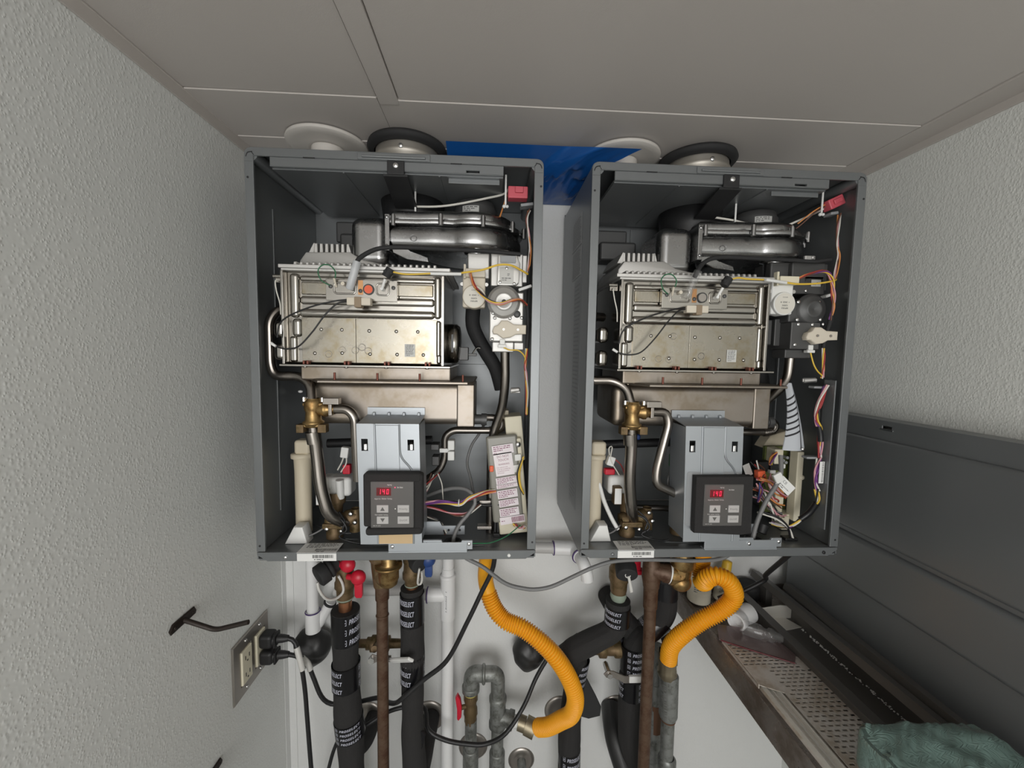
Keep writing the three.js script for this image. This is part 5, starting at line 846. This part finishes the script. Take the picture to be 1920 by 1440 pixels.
{ // folded sheet-metal trough standing between tray and leaning cover
  const t = thing('sheet_metal_trough', 'dark folded sheet-metal trough with whitish crumbs along its inner crease', 'trough', undefined, [0, YS, 0]);
  part(t, 'near_wall', [bx(986, 989, -1, 24, 60, 720, 0.8), bx(980, 1000, 23, 26, 60, 720, 0.8)], M.trough ??= std(lin(0.12, 0.115, 0.108), 0.4, 0.35));
  part(t, 'trough_floor', bx(987, 1072, -1, 2, 116, 720, 0.6), M.trough);
  part(t, 'far_wall', [plX([[116, 0], [720, 0], [720, 34], [116, 34]], 1066, 1069, 0.6)], M.trough);
  part(t, 'end_fold', [pl([[988, 2], [1066, 2], [1066, 30], [1040, 32], [1000, 26]], 116, 119, 0.6), plY([[1000, 119], [1052, 119], [1066, 150], [1018, 160]], 2, 3.5, 0.4)], M.railMetal);
  const crumbs = []; for (let i = 0; i < 130; i++) { const u = rnd(); crumbs.push(sph([1062 + (rnd() - 0.5) * 5, 2.6, 150 + u * 250 + rnd() * 6], 0.7 + rnd() * 1.2, 1, 0.7, 1, 5)); }
  const cr = part(t, 'crumbs', crumbs, M.white); cr.userData.kind = 'stuff';
}
for (const [x, y, z0, label, tilt] of [[1050, 52, -1, 'dark metal strip with a rounded end nearer the perforated tray', 0.02], [1094, 50, 60, 'dark metal strip lying against the foot of the leaning cover', -0.03]]) {
  const g = [pl([[-9, 0], [9, 0], [9, 3], [-9, 3]], 8, 640, 0.8).rotateY(tilt).rotateZ(-0.25), pl([[-9, 1], [-7, 1], [-7, -12], [-9, -12]], 8, 640, 0.5).rotateY(tilt).rotateZ(-0.25)];
  solo('metal_strip', label, 'metal strip', g.map((q) => q.translate(x, YS + y, Math.max(z0, 6))), M.trough, 'dark metal strips');
  solo('strip_rest', x < 1080 ? 'low dark block under the metal strip nearer the tray' : 'low dark block under the metal strip by the cover foot', 'block', bx(x - 8, x + 8, YS - 2, YS + y - 6, z0 + 40, z0 + 70, 1), M.trough);
}
{ // front cover of a heater standing on its side, leaning on the right wall
  const t = thing('heater_cover', 'large dark grey heater front cover leaning sideways on the right wall', 'cover panel', undefined, [1116, YS - 1, 36]);
  const W = 670, Hh = 470;
  const lean = (g) => g.rotateZ(-0.018);
  // outline in z-y (length along z), thickness along x
  const P = (pts, x0, x1, b, holes) => lean(plX(pts, x0, x1, b, holes));
  part(t, 'cover_rim', P([[0, 0], [W, 0], [W, Hh], [0, Hh]], -2, 0, 0.6, [[[196, Hh - 16], [216, Hh - 16], [216, Hh - 9], [196, Hh - 9]]]), M.paint);
  part(t, 'rim_fold', [P([[0, Hh - 2], [W, Hh - 2], [W, Hh], [0, Hh]], 0, 40), P([[0, 0], [2, 0], [2, Hh], [0, Hh]], 0, 40), P([[0, 0], [W, 0], [W, 2], [0, 2]], 0, 40)], M.paint);
  const raise = (z0, z1, y0, y1, h, r) => { const g = new RoundedBoxGeometry(h * 2, y1 - y0, z1 - z0, 5, r); return lean(g.translate(-2, (y0 + y1) / 2, (z0 + z1) / 2)); };
  part(t, 'raised_field', raise(28, W - 24, 242, Hh - 36, 8, 7.9), M.paint);
  part(t, 'raised_field', raise(28, W - 24, 132, 234, 9, 8.9), M.paint);
  part(t, 'slot_edge', P([[194, Hh - 18], [218, Hh - 18], [218, Hh - 16], [194, Hh - 16]], -3, 0), M.chrome);
}
{ // teal plastic-wrapped bundle
  const g = new THREE.BoxGeometry(180, 62, 130, 48, 16, 36), p = g.attributes.position, l = lattice(14), l2 = lattice(34);
  for (let i = 0; i < p.count; i++) { let x = p.getX(i), y = p.getY(i), z = p.getZ(i); const u = x / 180 + 0.5, w = z / 130 + 0.5, e = 9, q = ((Math.abs(x) / 90) ** e + (Math.abs(y) / 31) ** e + (Math.abs(z) / 65) ** e) ** (1 / e); x /= q; y /= q; z /= q; const k = (l(u * 0.4 + 0.2, w * 0.3) - 0.5) * 8 + (l2(u * 0.8 + w * 0.4, w * 0.25) - 0.5) * 4; if (y > 0) y += k * Math.min(1, y / 12); p.setXYZ(i, x, y, z); }
  g.computeVertexNormals();
  solo('wrapped_bundle', 'crumpled teal plastic-wrapped bundle at the near end of the steel shelf', 'bundle', g.translate(970, YS + 66, 524), M.teal);
}
renderer.render(scene, camera);
